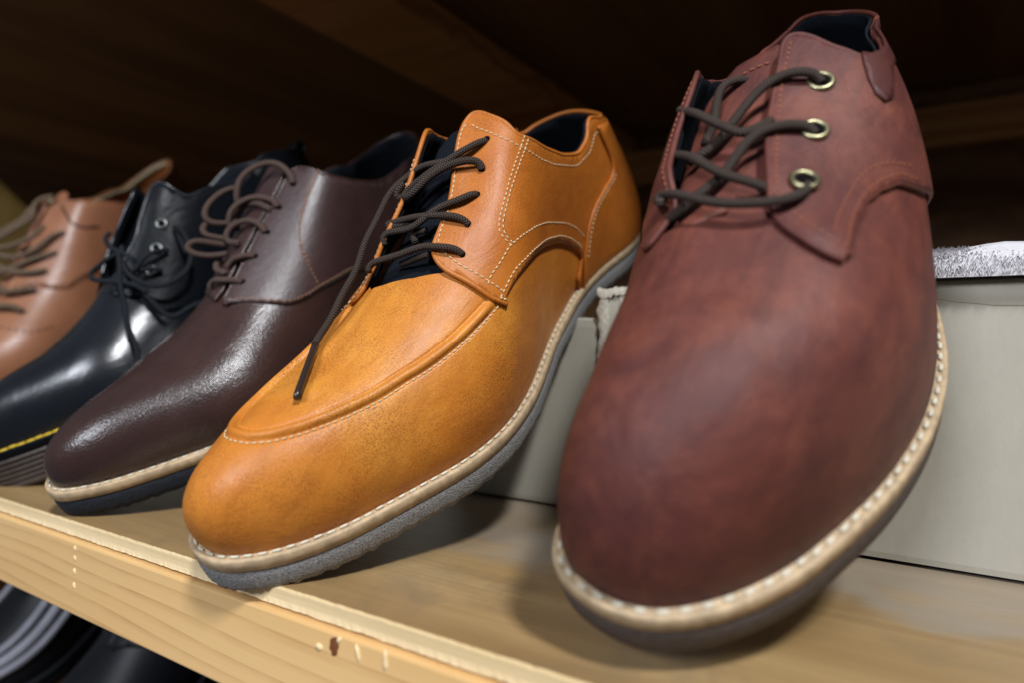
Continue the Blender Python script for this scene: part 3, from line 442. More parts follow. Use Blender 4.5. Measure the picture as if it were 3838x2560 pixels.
DATA = json.loads(r'''{"warp":[[0.1867,0.7583,-0.0067,-0.0666],[0.1889,0.825,-0.0067,-0.075],[0.1944,0.9,-0.0066,-0.0833],[0.2,0.95,-0.0067,-0.0792],[0.2044,0.9792,-0.0066,-0.0792],[0.2111,0.9833,-0.0078,-0.0708],[0.2222,0.9708,-0.0055,-0.0458],[0.2356,0.95,-0.0056,-0.0208],[0.25,0.9417,-0.0044,-0.0084],[0.2656,0.95,-0.0045,0.0042],[0.2811,0.9375,-0.0044,0.0208],[0.1856,0.7125,-0.0056,-0.0625],[0.2833,0.8833,-0.0044,0.025],[0.2822,0.8208,-0.0044,0.0167],[0.2811,0.7542,-0.0055,0.0125],[0.2778,0.7,-0.0045,0.0125],[0.2767,0.6625,-0.0045,0.0125],[0.2767,0.6292,-0.0045,0.0125],[0.2822,0.5875,-0.0055,0.0167],[0.29,0.5708,-0.0056,0.0209],[0.3,0.5625,-0.0067,0.025],[0.3044,0.5917,-0.0066,0.0291],[0.3033,0.6417,-0.0055,0.025],[0.1878,0.7042,-0.0045,-0.0584],[0.1967,0.7083,-0.0034,-0.0583],[0.2078,0.6833,-0.0022,-0.0458],[0.2189,0.6417,-0.0011,-0.0292],[0.2278,0.5875,-0.0011,-0.0125],[0.2344,0.5375,0.0,-0.0083],[0.2389,0.4792,-0.0011,0.0],[0.2378,0.4417,0.0,0.0],[-0.2667,0.7292,0.0045,0.0166],[-0.2533,0.7333,0.0044,0.0209],[-0.2367,0.7417,0.0045,0.0291],[-0.2233,0.7375,0.0077,0.0458],[-0.2133,0.725,0.0089,0.0542],[-0.2089,0.6958,0.0111,0.0584],[-0.2078,0.6417,0.0122,0.0583],[-0.2744,0.6625,0.0044,0.0125],[-0.2744,0.6042,0.0044,0.0125],[-0.2689,0.6083,0.0045,0.0167],[-0.2533,0.6333,0.0044,0.025],[-0.24,0.6292,0.0044,0.025],[-0.2289,0.6042,0.0056,0.0291],[-0.2233,0.5542,0.0077,0.0416],[-0.21,0.525,0.0122,0.0583],[-0.1989,0.5042,0.0133,0.0583],[0.1889,0.7167,-0.0045,-0.0584],[0.1989,0.7125,-0.0033,-0.0542],[0.21,0.6917,-0.0022,-0.0417],[0.22,0.6542,0.0,-0.0292],[0.2289,0.6,0.0,-0.0167],[0.2367,0.5375,0.0,-0.0083],[0.2411,0.475,0.0,-0.0042],[0.1944,0.7667,-0.0055,-0.0667],[0.2011,0.7583,-0.0044,-0.0583],[0.21,0.7292,-0.0033,-0.0417],[0.22,0.6958,-0.0011,-0.0291],[0.2289,0.65,-0.0011,-0.0125],[0.2367,0.5917,-0.0011,-0.0042],[0.2422,0.5333,-0.0011,0.0],[0.2478,0.4583,-0.0022,0.0084],[0.26,0.7917,-0.0033,0.0083],[0.2378,0.8083,-0.0034,-0.0083],[0.2133,0.8542,-0.0055,-0.05],[0.2756,0.6542,-0.0045,0.0125],[0.2667,0.6417,-0.0045,0.0125],[0.2611,0.6167,-0.0033,0.0125],[0.2611,0.5833,-0.0033,0.0125],[0.2667,0.5583,-0.0034,0.0084],[0.2744,0.5583,-0.0044,0.0125],[0.2789,0.575,-0.0045,0.0125],[0.2822,0.5875,-0.0055,0.0167],[-0.1989,0.7125,0.0111,0.0625],[-0.1989,0.8167,0.0089,0.0791],[0.1989,0.95,-0.0078,-0.0833],[0.1944,0.875,-0.0066,-0.075]],"fit":{"tan":[[-0.20251,0.14219,0.00595,-0.06385,0.58908,0.26155],{"L":0.2896,"wr":[0.02353,0.03285,0.04334,0.04388,0.03234,0.02621,0.04062],"wl":[0.04013,0.03657,0.03797,0.03727,0.03429,0.03292,0.03452],"capa":0.28898,"capb":0.2,"capp":2.31521,"e0":0.22,"e1":0.84,"zr":[0.04071,0.05386,0.07111,0.09274,0.11379,0.13384],"xr":[0.00423,0.00401,0.00517,-0.00452,-0.00205,-0.01011],"n":[2.88818,2.35896,2.09439,2.2744,3.8613,5.00538,4.95409],"spring":0.00831,"lean":0.30684,"tuck":0.00203,"hb":0.006,"df":[0.00123,0.0,0.0,-7e-05,0.00071,-0.00116,-0.00095,0.00072,-0.00147,-0.00199,0.00196,0.002,0.00053,-0.00195,0.00157,-0.00061,-0.00192,-0.0006,0.00024,0.00142],"db":[0.00133,0.0,-3e-05,0.00025,-0.0009,-0.00096,0.00042,-0.00135,0.00075,-0.0003,0.0,0.0,0.0,6e-05,-0.00065,0.0012],"hl":0.36463}],"brown":[[-0.33627,0.15689,0.00522,-0.00109,0.62394,0.16759],{"L":0.29674,"wr":[0.02153,0.03431,0.04783,0.04506,0.03606,0.03173,0.02893],"wl":[0.04197,0.03647,0.03855,0.03836,0.03262,0.032,0.03319],"capa":0.30608,"capb":0.2,"capp":2.13693,"e0":0.22,"e1":0.84,"zr":[0.03624,0.04815,0.06521,0.08601,0.10917,0.13221],"xr":[0.00335,0.00532,0.00274,0.00401,0.00018,-0.00072],"n":[2.84003,2.40962,2.22227,2.15051,3.78688,5.01571,5.00252],"spring":0.01095,"lean":0.14993,"tuck":0.00161,"hb":0.006,"df":[0.00097,3e-05,0.0,3e-05,-0.0003,-0.00071,-0.00076,0.00051,-0.00101,-0.00034,0.00185,0.0006,-0.00102,-2e-05,0.0,0.0,0.0,7e-05,-0.00043,-0.00155],"db":[0.00055,4e-05,1e-05,-0.0001,-0.00064,-0.0006,0.00015,0.00023,-0.00139,7e-05,0.0,0.0,0.0,1e-05,-6e-05,-0.00136],"hl":-0.04699}],"red":[[-0.06814,0.1619,0.01051,-0.10423,0.68678,0.18201],{"L":0.28068,"wr":[0.02218,0.03363,0.04668,0.05167,0.04067,0.0206,0.02599],"wl":[0.04865,0.03298,0.02956,0.04003,0.04147,0.03105,0.0347],"capa":0.22221,"capb":0.2,"capp":1.97005,"e0":0.22,"e1":0.84,"zr":[0.05983,0.06822,0.07592,0.08712,0.10008,0.11449],"xr":[-0.00332,-0.00743,-0.00891,-0.00643,-0.01101,-0.00962],"n":[2.10302,2.55447,2.98728,2.3077,3.34551,4.75789,5.06859],"spring":0.01114,"lean":0.29034,"tuck":0.0015,"hb":0.006,"df":[-0.00021,-2e-05,0.00021,0.00055,0.00102,0.0014,0.00128,-0.0001,-0.00234,-0.00439,-0.00258,0.00422,0.00424,0.00089,0.00132,0.00102,0.00075,9e-05,-0.0004,-0.00042],"db":[-0.0003,5e-05,0.00041,0.00092,0.00148,0.0016,0.00036,-0.00101,-0.00087,-0.00037,-0.00019,-0.00063,-0.00227,-0.00139,-0.00118,-0.00082],"hl":0.13533}],"black":[[-0.44936,0.15963,0.0068,-0.21004,0.63721,0.01744],{"L":0.27445,"wr":[0.02153,0.03431,0.04783,0.04506,0.03606,0.03173,0.02893],"wl":[0.04197,0.03647,0.03855,0.03836,0.03262,0.032,0.03319],"capa":0.30608,"capb":0.2,"capp":2.13693,"e0":0.22,"e1":0.84,"zr":[0.03829,0.05087,0.06889,0.09086,0.11533,0.13967],"xr":[0.00335,0.00532,0.00274,0.00401,0.00018,-0.00072],"n":[2.84003,2.40962,2.22227,2.15051,3.78688,5.01571,5.00252],"spring":0.01095,"lean":0.14993,"tuck":0.00161,"hb":0.006,"df":[0.00097,3e-05,0.0,3e-05,-0.0003,-0.00071,-0.00076,0.00051,-0.00101,-0.00034,0.00185,0.0006,-0.00102,-2e-05,0.0,0.0,0.0,7e-05,-0.00043,-0.00155],"db":[0.00055,4e-05,1e-05,-0.0001,-0.00064,-0.0006,0.00015,0.00023,-0.00139,7e-05,0.0,0.0,0.0,1e-05,-6e-05,-0.00136],"hl":-0.04699}],"cognac":[[-0.63826,0.17331,0.00943,0.15215,0.6874,0.08518],{"L":0.32274,"wr":[0.02153,0.03431,0.04783,0.04506,0.03606,0.03173,0.02893],"wl":[0.04197,0.03647,0.03855,0.03836,0.03262,0.032,0.03319],"capa":0.30608,"capb":0.2,"capp":2.13693,"e0":0.22,"e1":0.84,"zr":[0.03558,0.04727,0.06401,0.08443,0.10717,0.12979],"xr":[0.00335,0.00532,0.00274,0.00401,0.00018,-0.00072],"n":[2.84003,2.40962,2.22227,2.15051,3.78688,5.01571,5.00252],"spring":0.01095,"lean":0.14993,"tuck":0.00161,"hb":0.006,"df":[0.00097,3e-05,0.0,3e-05,-0.0003,-0.00071,-0.00076,0.00051,-0.00101,-0.00034,0.00185,0.0006,-0.00102,-2e-05,0.0,0.0,0.0,7e-05,-0.00043,-0.00155],"db":[0.00055,4e-05,1e-05,-0.0001,-0.00064,-0.0006,0.00015,0.00023,-0.00139,7e-05,0.0,0.0,0.0,1e-05,-6e-05,-0.00136],"hl":-0.04699}]},"tr":{"tan":{"facR":[[0.2167,0.5417],[0.2144,0.6292],[0.2133,0.7167],[0.2122,0.8167],[0.2133,0.8917],[0.2156,0.9458],[0.22,0.9917],[0.2256,1.0],[0.2356,0.9958],[0.2489,1.0],[0.2611,0.9917],[0.27,1.0],[0.2756,1.0],[0.2811,0.9833]],"tip":[[0.22,0.475]],"top":[[0.2822,0.8875],[0.2822,0.7958],[0.2811,0.6958],[0.2833,0.5917],[0.29,0.5167],[0.2989,0.45],[0.3122,0.3917],[0.3233,0.3583],[0.3378,0.3292],[0.3478,0.325],[0.3567,0.3292],[0.3633,0.3417]],"topL":[[-0.3922,0.2833],[-0.4211,0.2917],[-0.4644,0.3083],[-0.5,0.3167]],"arch":[[0.2233,0.475],[0.2322,0.4667],[0.2433,0.4292],[0.2567,0.375],[0.2733,0.3083],[0.2911,0.25],[0.3078,0.1917],[0.32,0.1375],[0.3222,0.1125]],"counter":[[0.3244,0.1083],[0.33,0.1375],[0.3367,0.1708],[0.3444,0.1917],[0.3556,0.2042],[0.3689,0.2042],[0.3833,0.2125],[0.3956,0.225],[0.3944,0.25],[0.3889,0.275],[0.3833,0.3042],[0.3789,0.325]],"s1":[[0.2767,0.9875],[0.2733,0.9875],[0.2689,0.9917],[0.2633,1.0],[0.2522,1.0],[0.2478,0.9917],[0.24,1.0],[0.2333,0.9917],[0.2267,0.9958],[0.2222,0.9875],[0.2189,0.9667],[0.2167,0.9375],[0.2144,0.8667],[0.2144,0.7875],[0.2144,0.7167],[0.2156,0.65],[0.2167,0.6042],[0.2178,0.5583],[0.2211,0.4833]],"s2":[[0.2767,0.9875],[0.2767,0.9],[0.2756,0.7917],[0.2756,0.6792],[0.2778,0.6],[0.2811,0.5417],[0.2889,0.4667],[0.2989,0.4125],[0.3078,0.3792],[0.3211,0.3417],[0.3322,0.3167],[0.3422,0.3083],[0.3522,0.3042],[0.36,0.3083]],"s3":[[0.2844,0.5792],[0.2789,0.5875],[0.2733,0.6],[0.2656,0.6167],[0.2589,0.6333],[0.2522,0.65],[0.2456,0.6625],[0.2422,0.6667],[0.2389,0.6583],[0.2378,0.6292],[0.2378,0.5833],[0.2389,0.5458]],"s3b":[[0.2844,0.5708],[0.2789,0.5667],[0.2733,0.5833],[0.2656,0.5958],[0.2589,0.6125],[0.2522,0.6292],[0.2467,0.6375],[0.2433,0.6375],[0.24,0.6292],[0.2389,0.6],[0.24,0.5542]],"s4":[[0.2178,0.6],[0.2233,0.5917],[0.2311,0.5708],[0.2378,0.5542],[0.2456,0.5125],[0.2567,0.4458],[0.27,0.3792],[0.2867,0.3125],[0.3033,0.2583],[0.3156,0.2167],[0.3222,0.1875],[0.3278,0.1583]],"s5":[[0.2211,0.4917],[0.2289,0.4875],[0.2367,0.4708],[0.2478,0.4208],[0.2611,0.3625],[0.2789,0.2958],[0.2933,0.25],[0.3078,0.2],[0.3189,0.1542],[0.3222,0.1333]],"s6":[[0.3278,0.1083],[0.3333,0.1292],[0.3389,0.1583],[0.3478,0.1792],[0.3578,0.1917],[0.3711,0.1958],[0.3889,0.2042],[0.4,0.2208],[0.4033,0.2417],[0.3978,0.2667]],"holes":[[0.2722,0.7625],[0.2589,0.775],[0.2478,0.7958],[0.2344,0.8167],[0.2222,0.7792]],"apst":[[0.2167,0.5042],[0.2089,0.5125],[0.1978,0.5375],[0.1856,0.5667],[0.1711,0.6],[0.1522,0.625],[0.1289,0.625],[0.1033,0.625],[0.0722,0.6333],[0.0444,0.625],[0.0189,0.6125],[0.0,0.5958]],"aproll":[[0.2178,0.525],[0.2089,0.5542],[0.1978,0.575],[0.1856,0.6042],[0.1711,0.6417],[0.1522,0.6708],[0.1256,0.6708],[0.0956,0.6625],[0.0656,0.6542],[0.04,0.6375],[0.0144,0.6333],[-0.01,0.6125],[-0.0322,0.5833],[-0.0656,0.5458],[-0.0844,0.5708],[-0.1078,0.6083],[-0.13,0.6625],[-0.1533,0.7125],[-0.1733,0.7583],[-0.1867,0.7083]],"throat":[[-0.1911,0.6917],[-0.1978,0.7333],[-0.2011,0.8417],[-0.2056,0.9542],[0.2089,0.9708],[0.2133,0.9042]]},"red":{"facR":[[0.18,0.6917],[0.1822,0.75],[0.1878,0.8167],[0.1933,0.8708],[0.1978,0.9],[0.2033,0.9125],[0.2167,0.925],[0.23,0.9292],[0.2456,0.9333],[0.2611,0.9542],[0.2767,0.9583]],"tip":[[0.18,0.65]],"top":[[0.2789,0.9083],[0.2778,0.8375],[0.2756,0.7667],[0.2733,0.7125],[0.2722,0.675],[0.2722,0.6417],[0.2767,0.6042],[0.2844,0.5917],[0.2933,0.5875],[0.2978,0.6208],[0.2978,0.6667]],"topL":[[-0.26,0.875],[-0.2644,0.8958],[-0.2722,0.9417],[-0.3967,0.35],[-0.4222,0.3583],[-0.46,0.3542],[-0.4878,0.3542]],"wing":[[0.1833,0.6458],[0.1933,0.65],[0.2056,0.6375],[0.2178,0.6125],[0.2267,0.575],[0.2344,0.5292],[0.2378,0.4792],[0.2378,0.4417]],"facL":[[-0.2622,0.7458],[-0.2489,0.7542],[-0.2322,0.7708],[-0.2156,0.7833],[-0.2044,0.7792],[-0.1978,0.7542],[-0.1956,0.7]],"sl":[[-0.27,0.675],[-0.27,0.6167],[-0.2644,0.625],[-0.2489,0.6583],[-0.2356,0.6542],[-0.2233,0.6333],[-0.2156,0.5958],[-0.1978,0.5833],[-0.1856,0.5625]],"throat":[[-0.1878,0.5542],[-0.1844,0.6625],[-0.1878,0.775],[-0.19,0.8958],[0.19,0.9667],[0.1911,0.8667],[0.1878,0.8]],"s1":[[0.2744,0.9292],[0.2578,0.9292],[0.24,0.9167],[0.2233,0.9083],[0.2089,0.9],[0.2033,0.8958],[0.1978,0.8792],[0.1922,0.8375],[0.1889,0.7958],[0.1856,0.75],[0.1822,0.6667]],"s2":[[0.1844,0.6583],[0.1956,0.6583],[0.2078,0.65],[0.22,0.625],[0.2289,0.5833],[0.2367,0.5292],[0.2411,0.4708]],"s3":[[0.1889,0.7],[0.1967,0.7],[0.2067,0.6875],[0.2189,0.6667],[0.2278,0.6375],[0.2356,0.5875],[0.2411,0.5333],[0.2456,0.4667]],"holes":[[0.2567,0.8],[0.2344,0.8],[0.2078,0.8042]],"patch":[[0.2711,0.6667],[0.2622,0.6542],[0.2578,0.6292],[0.2578,0.5958],[0.2633,0.5667],[0.27,0.5708],[0.2744,0.5875],[0.2767,0.6042]],"s4":[[-0.2656,0.7208],[-0.2511,0.7],[-0.2356,0.7042],[-0.2211,0.7083],[-0.2056,0.6958],[-0.1933,0.6625]]},"brown":{"facR":[[-0.2056,0.9417],[-0.2067,0.8583],[-0.2122,0.8625],[-0.2211,0.8708],[-0.2322,0.8667],[-0.2456,0.8208],[-0.2589,0.7792],[-0.2689,0.7792],[-0.28,0.7625]],"front":[[0.1989,0.9917],[0.2022,0.9917],[0.2044,0.8542],[0.2089,0.6583],[0.2189,0.5042],[0.2289,0.4208],[0.2389,0.3833]],"seam":[[0.2833,0.6375],[0.2667,0.6542],[0.2533,0.6458],[0.2456,0.575],[0.2422,0.4708],[0.24,0.3875]],"low":[[0.2389,0.3833],[0.2533,0.3292],[0.2722,0.2875],[0.2867,0.2625]],"top":[[0.2789,0.9917],[0.2844,0.85],[0.2844,0.6417],[0.2933,0.5042],[0.2944,0.5083],[0.3067,0.4292],[0.3222,0.3667],[0.3389,0.3333],[0.36,0.3083],[0.3822,0.3083],[0.4078,0.3292]],"topL":[[-0.38,0.2792],[-0.4089,0.2917],[-0.45,0.3083],[-0.4833,0.3208],[-0.5,0.3208]],"holes":[[0.2733,0.8167],[0.2589,0.8792],[0.2444,0.8833],[0.23,0.8875],[0.2144,0.8958]]}},"lace":{"tan":[[[0.0088,0.1631,0.0915],[0.0082,0.1603,0.0918],[0.006,0.156,0.0909],[0.0017,0.1504,0.0887],[-0.0023,0.1462,0.0863],[-0.007,0.142,0.0834],[-0.0115,0.138,0.0795],[-0.0148,0.1344,0.0756],[-0.0173,0.1322,0.0752],[-0.0178,0.1331,0.0776],[-0.016,0.1364,0.0802]],[[0.0134,0.1511,0.0837],[0.0131,0.152,0.0858],[0.0101,0.1511,0.0871],[0.006,0.1489,0.0873],[0.0021,0.1462,0.0867],[-0.0014,0.1427,0.0853],[-0.0045,0.1386,0.0832],[-0.007,0.1344,0.0803],[-0.0105,0.1317,0.077],[-0.0134,0.1319,0.0759],[-0.0143,0.1342,0.077],[-0.0119,0.1366,0.0794],[-0.0081,0.1391,0.082],[-0.0043,0.1425,0.0844],[-0.0015,0.1461,0.0861]],[[-0.0014,0.1492,0.0867],[-0.0048,0.1467,0.0861],[-0.0093,0.1456,0.0854],[-0.0144,0.144,0.0837],[-0.0179,0.14,0.0811],[-0.0198,0.1349,0.0785],[-0.0206,0.1293,0.0754],[-0.021,0.1218,0.0707],[-0.02,0.1125,0.065],[-0.0183,0.1013,0.058],[-0.0173,0.0905,0.0519],[-0.0161,0.0833,0.0491],[-0.0152,0.0729,0.0446],[-0.0118,0.0672,0.0448]],[[0.0161,0.1418,0.0775],[0.0151,0.1394,0.0784],[0.0124,0.1351,0.0777],[0.0079,0.1312,0.076],[0.0041,0.1274,0.0741],[0.0012,0.1239,0.0719],[-0.0031,0.1213,0.0693],[-0.0091,0.1192,0.0676],[-0.0136,0.1179,0.0664],[-0.0153,0.1166,0.0644],[-0.0134,0.115,0.0623]],[[0.0192,0.1297,0.0699],[0.0176,0.1291,0.072],[0.0146,0.128,0.0736],[0.0096,0.1273,0.0739],[0.0042,0.1261,0.0735],[-0.0022,0.1247,0.0722],[-0.0094,0.124,0.0702],[-0.0149,0.123,0.0688],[-0.0172,0.1228,0.0679],[-0.0151,0.1219,0.0674],[-0.0095,0.1234,0.0679],[-0.0038,0.1259,0.069]],[[0.0223,0.119,0.063],[0.0212,0.1181,0.0651],[0.0183,0.1161,0.0668],[0.0139,0.1147,0.067],[0.0095,0.1134,0.0671],[0.0052,0.1114,0.0659],[-0.0006,0.1091,0.0635],[-0.0069,0.1066,0.0617],[-0.011,0.1049,0.0605],[-0.0132,0.1035,0.0589],[-0.0125,0.1018,0.0573]],[[0.011,0.1132,0.0638],[0.0065,0.1123,0.0622],[0.0016,0.1108,0.0602],[-0.002,0.1104,0.0588]],[[0.002,0.1236,0.0678],[-0.0021,0.123,0.0668],[-0.0032,0.1211,0.065],[-0.0003,0.1197,0.0636]]],"red":[[[0.0175,0.1024,0.0709],[0.0172,0.0974,0.0717],[0.0157,0.0927,0.0726],[0.0119,0.0894,0.0728],[0.007,0.0878,0.0728],[0.0017,0.0873,0.0729],[-0.0036,0.0882,0.0729],[-0.0101,0.0901,0.0729],[-0.0163,0.0935,0.0715],[-0.0223,0.0971,0.0695],[-0.0236,0.0967,0.0683],[-0.0203,0.0919,0.07]],[[0.0143,0.1241,0.0756],[0.0132,0.1245,0.0773],[0.0096,0.123,0.0793],[0.0054,0.1213,0.0797],[0.0016,0.1183,0.0794],[-0.0015,0.1143,0.0778],[-0.0041,0.1089,0.0752],[-0.0066,0.1027,0.0724],[-0.0094,0.098,0.0708],[-0.0128,0.0934,0.0686],[-0.0152,0.091,0.0671],[-0.0175,0.0902,0.0657]],[[-0.0306,0.1239,0.0697],[-0.022,0.1132,0.0744],[-0.0141,0.106,0.0762],[-0.0078,0.1018,0.0758],[-0.0016,0.0986,0.0749],[0.0037,0.0977,0.0736],[0.0072,0.0987,0.0716],[0.0092,0.1018,0.0693]],[[0.0115,0.1444,0.0828],[0.0097,0.1448,0.0851],[0.0065,0.1435,0.0866],[0.0019,0.1425,0.0866],[-0.0021,0.1393,0.0857],[-0.0055,0.1357,0.0834],[-0.0084,0.1299,0.0801],[-0.0106,0.1242,0.0773],[-0.0131,0.1197,0.0747],[-0.0168,0.1166,0.0728],[-0.0205,0.1154,0.0706]],[[-0.0304,0.1381,0.0784],[-0.0235,0.1303,0.0807],[-0.0158,0.1234,0.0808],[-0.0098,0.1201,0.0801],[-0.0044,0.1183,0.0788],[-0.0015,0.1208,0.079],[0.0019,0.126,0.0789]],[[-0.0107,0.1599,0.0787],[-0.0126,0.1548,0.081],[-0.0148,0.1507,0.0826],[-0.0174,0.1472,0.0832],[-0.019,0.1445,0.0819],[-0.0188,0.1403,0.0795],[-0.0177,0.1331,0.0763],[-0.0176,0.1231,0.0731]]],"brown":[[[0.0141,0.1689,0.0864],[0.0105,0.1722,0.0906],[0.0024,0.1745,0.0947],[-0.0067,0.1734,0.0959],[-0.0113,0.1671,0.0955],[-0.0145,0.1605,0.0921],[-0.0152,0.1549,0.0874],[-0.0152,0.152,0.0816],[-0.0131,0.1527,0.0773]],[[-0.0202,0.1584,0.0867],[-0.023,0.153,0.0874],[-0.0255,0.1457,0.086],[-0.0253,0.1388,0.083],[-0.0238,0.1351,0.0793],[-0.0215,0.1358,0.0763],[-0.0182,0.1394,0.0745],[-0.0165,0.1429,0.0734]],[[0.0117,0.1555,0.0783],[0.0089,0.1569,0.0812],[0.0021,0.1568,0.0832],[-0.0061,0.1555,0.0831],[-0.0115,0.151,0.0818],[-0.014,0.1457,0.0795],[-0.0155,0.1421,0.0749],[-0.0152,0.1415,0.0717]],[[0.0118,0.142,0.0704],[0.0078,0.1435,0.0734],[0.0006,0.1437,0.0751],[-0.0077,0.1423,0.0744],[-0.0113,0.1385,0.0729],[-0.0115,0.134,0.07],[-0.0087,0.1324,0.0669],[-0.0008,0.1323,0.0676]],[[-0.0139,0.1362,0.0666],[-0.0177,0.1326,0.0697],[-0.0208,0.1295,0.0725],[-0.0241,0.1311,0.0746],[-0.0243,0.1349,0.0758]],[[-0.0068,0.1273,0.063],[-0.014,0.1227,0.064],[-0.0192,0.1179,0.0668],[-0.0223,0.1168,0.0697],[-0.0231,0.119,0.0715],[-0.0213,0.1234,0.0715],[-0.0171,0.1288,0.068],[-0.0133,0.1334,0.0644]],[[0.0131,0.1288,0.0631],[0.0106,0.1272,0.0644],[0.0075,0.1241,0.0648],[0.0025,0.1217,0.0628],[0.0008,0.1188,0.0601]],[[0.015,0.1143,0.0558],[0.011,0.1133,0.0572],[0.0035,0.1108,0.0575],[-0.0042,0.1102,0.0557],[-0.0053,0.108,0.0531]],[[-0.0127,0.1263,0.0593],[-0.0131,0.1228,0.059],[-0.0078,0.1186,0.0577],[0.0015,0.1155,0.0585]],[[-0.0106,0.1421,0.0701],[-0.0166,0.1465,0.0738],[-0.0142,0.1529,0.0782],[-0.0046,0.155,0.0798],[0.0086,0.1531,0.0784]]],"black":[[[0.022,0.1199,0.0707],[0.0339,0.1085,0.0593],[0.044,0.0995,0.0474],[0.051,0.0919,0.0352],[0.0559,0.0876,0.0256],[0.0577,0.0834,0.0182]],[[0.0156,0.1252,0.0729],[0.0289,0.1157,0.0634],[0.0395,0.1135,0.056],[0.0469,0.1161,0.0495],[0.0515,0.1231,0.0461],[0.0528,0.1327,0.046],[0.0508,0.141,0.0492],[0.0481,0.147,0.0553],[0.0447,0.1504,0.0641],[0.0412,0.1499,0.0705]],[[0.0023,0.1284,0.0818],[0.0028,0.1239,0.0807],[0.0083,0.1212,0.0758],[0.0187,0.1213,0.0713],[0.0298,0.1207,0.0662],[0.0374,0.1177,0.0594]],[[0.0175,0.1211,0.0704],[0.0118,0.1141,0.0702],[0.0105,0.1055,0.0683],[0.0129,0.1009,0.0657],[0.0209,0.1033,0.0619],[0.0329,0.1072,0.0577],[0.0418,0.1114,0.0526],[0.0452,0.1128,0.047]],[[0.0351,0.1162,0.0592],[0.0381,0.1256,0.0632],[0.0395,0.1327,0.063],[0.0387,0.1389,0.0607]],[[0.0368,0.1506,0.0706],[0.0418,0.1476,0.0625],[0.0466,0.1447,0.0544]],[[0.0402,0.1287,0.0526],[0.0403,0.1252,0.0558],[0.0394,0.1194,0.0582]],[[0.0446,0.1119,0.0453],[0.0496,0.1123,0.0344],[0.0515,0.1156,0.0287],[0.0519,0.1241,0.0279],[0.0515,0.133,0.0269]]],"cognac":[[[-0.0223,0.1455,0.0772],[-0.0197,0.1507,0.0791],[-0.0145,0.1575,0.0806],[-0.0081,0.1661,0.083],[-0.0042,0.1751,0.0858],[-0.0084,0.1827,0.0903],[-0.006,0.19,0.0932],[0.0041,0.1944,0.0933]],[[-0.0199,0.1414,0.074],[-0.0163,0.144,0.0733],[-0.0082,0.149,0.0727],[0.0005,0.1558,0.0738],[0.0061,0.1627,0.0757],[0.0091,0.1707,0.0789]],[[-0.0163,0.138,0.0703],[-0.0081,0.1396,0.0677],[0.0036,0.1417,0.0669],[0.0149,0.1463,0.0693],[0.0208,0.1552,0.0718],[0.0238,0.1642,0.0738],[0.0273,0.1716,0.073]],[[-0.0076,0.122,0.0594],[-0.0045,0.126,0.0604],[0.0054,0.1315,0.0627],[0.0149,0.1381,0.0647],[0.0225,0.1467,0.0646],[0.0282,0.1559,0.0635]],[[-0.014,0.1317,0.0665],[-0.0077,0.1307,0.0636],[0.0034,0.1294,0.0615],[0.0154,0.1296,0.0601],[0.0253,0.1349,0.0581],[0.0288,0.1407,0.0556]],[[-0.0032,0.1174,0.0549],[0.0141,0.1123,0.053],[0.0227,0.1145,0.0535],[0.0264,0.1195,0.0513],[0.0298,0.1247,0.048]],[[-0.0272,0.1514,0.0804],[-0.0215,0.1585,0.0813],[-0.0166,0.1658,0.083],[-0.0119,0.1751,0.0857],[-0.013,0.1816,0.088],[-0.0103,0.1881,0.0884]],[[0.0146,0.0976,0.0482],[0.0219,0.1,0.049],[0.0284,0.1025,0.0467],[0.0328,0.1048,0.0415]]]},"aglet_end":[0.0052,0.0406,0.0449]}''')
FIT, TR, LACE = DATA['fit'], DATA['tr'], DATA['lace']

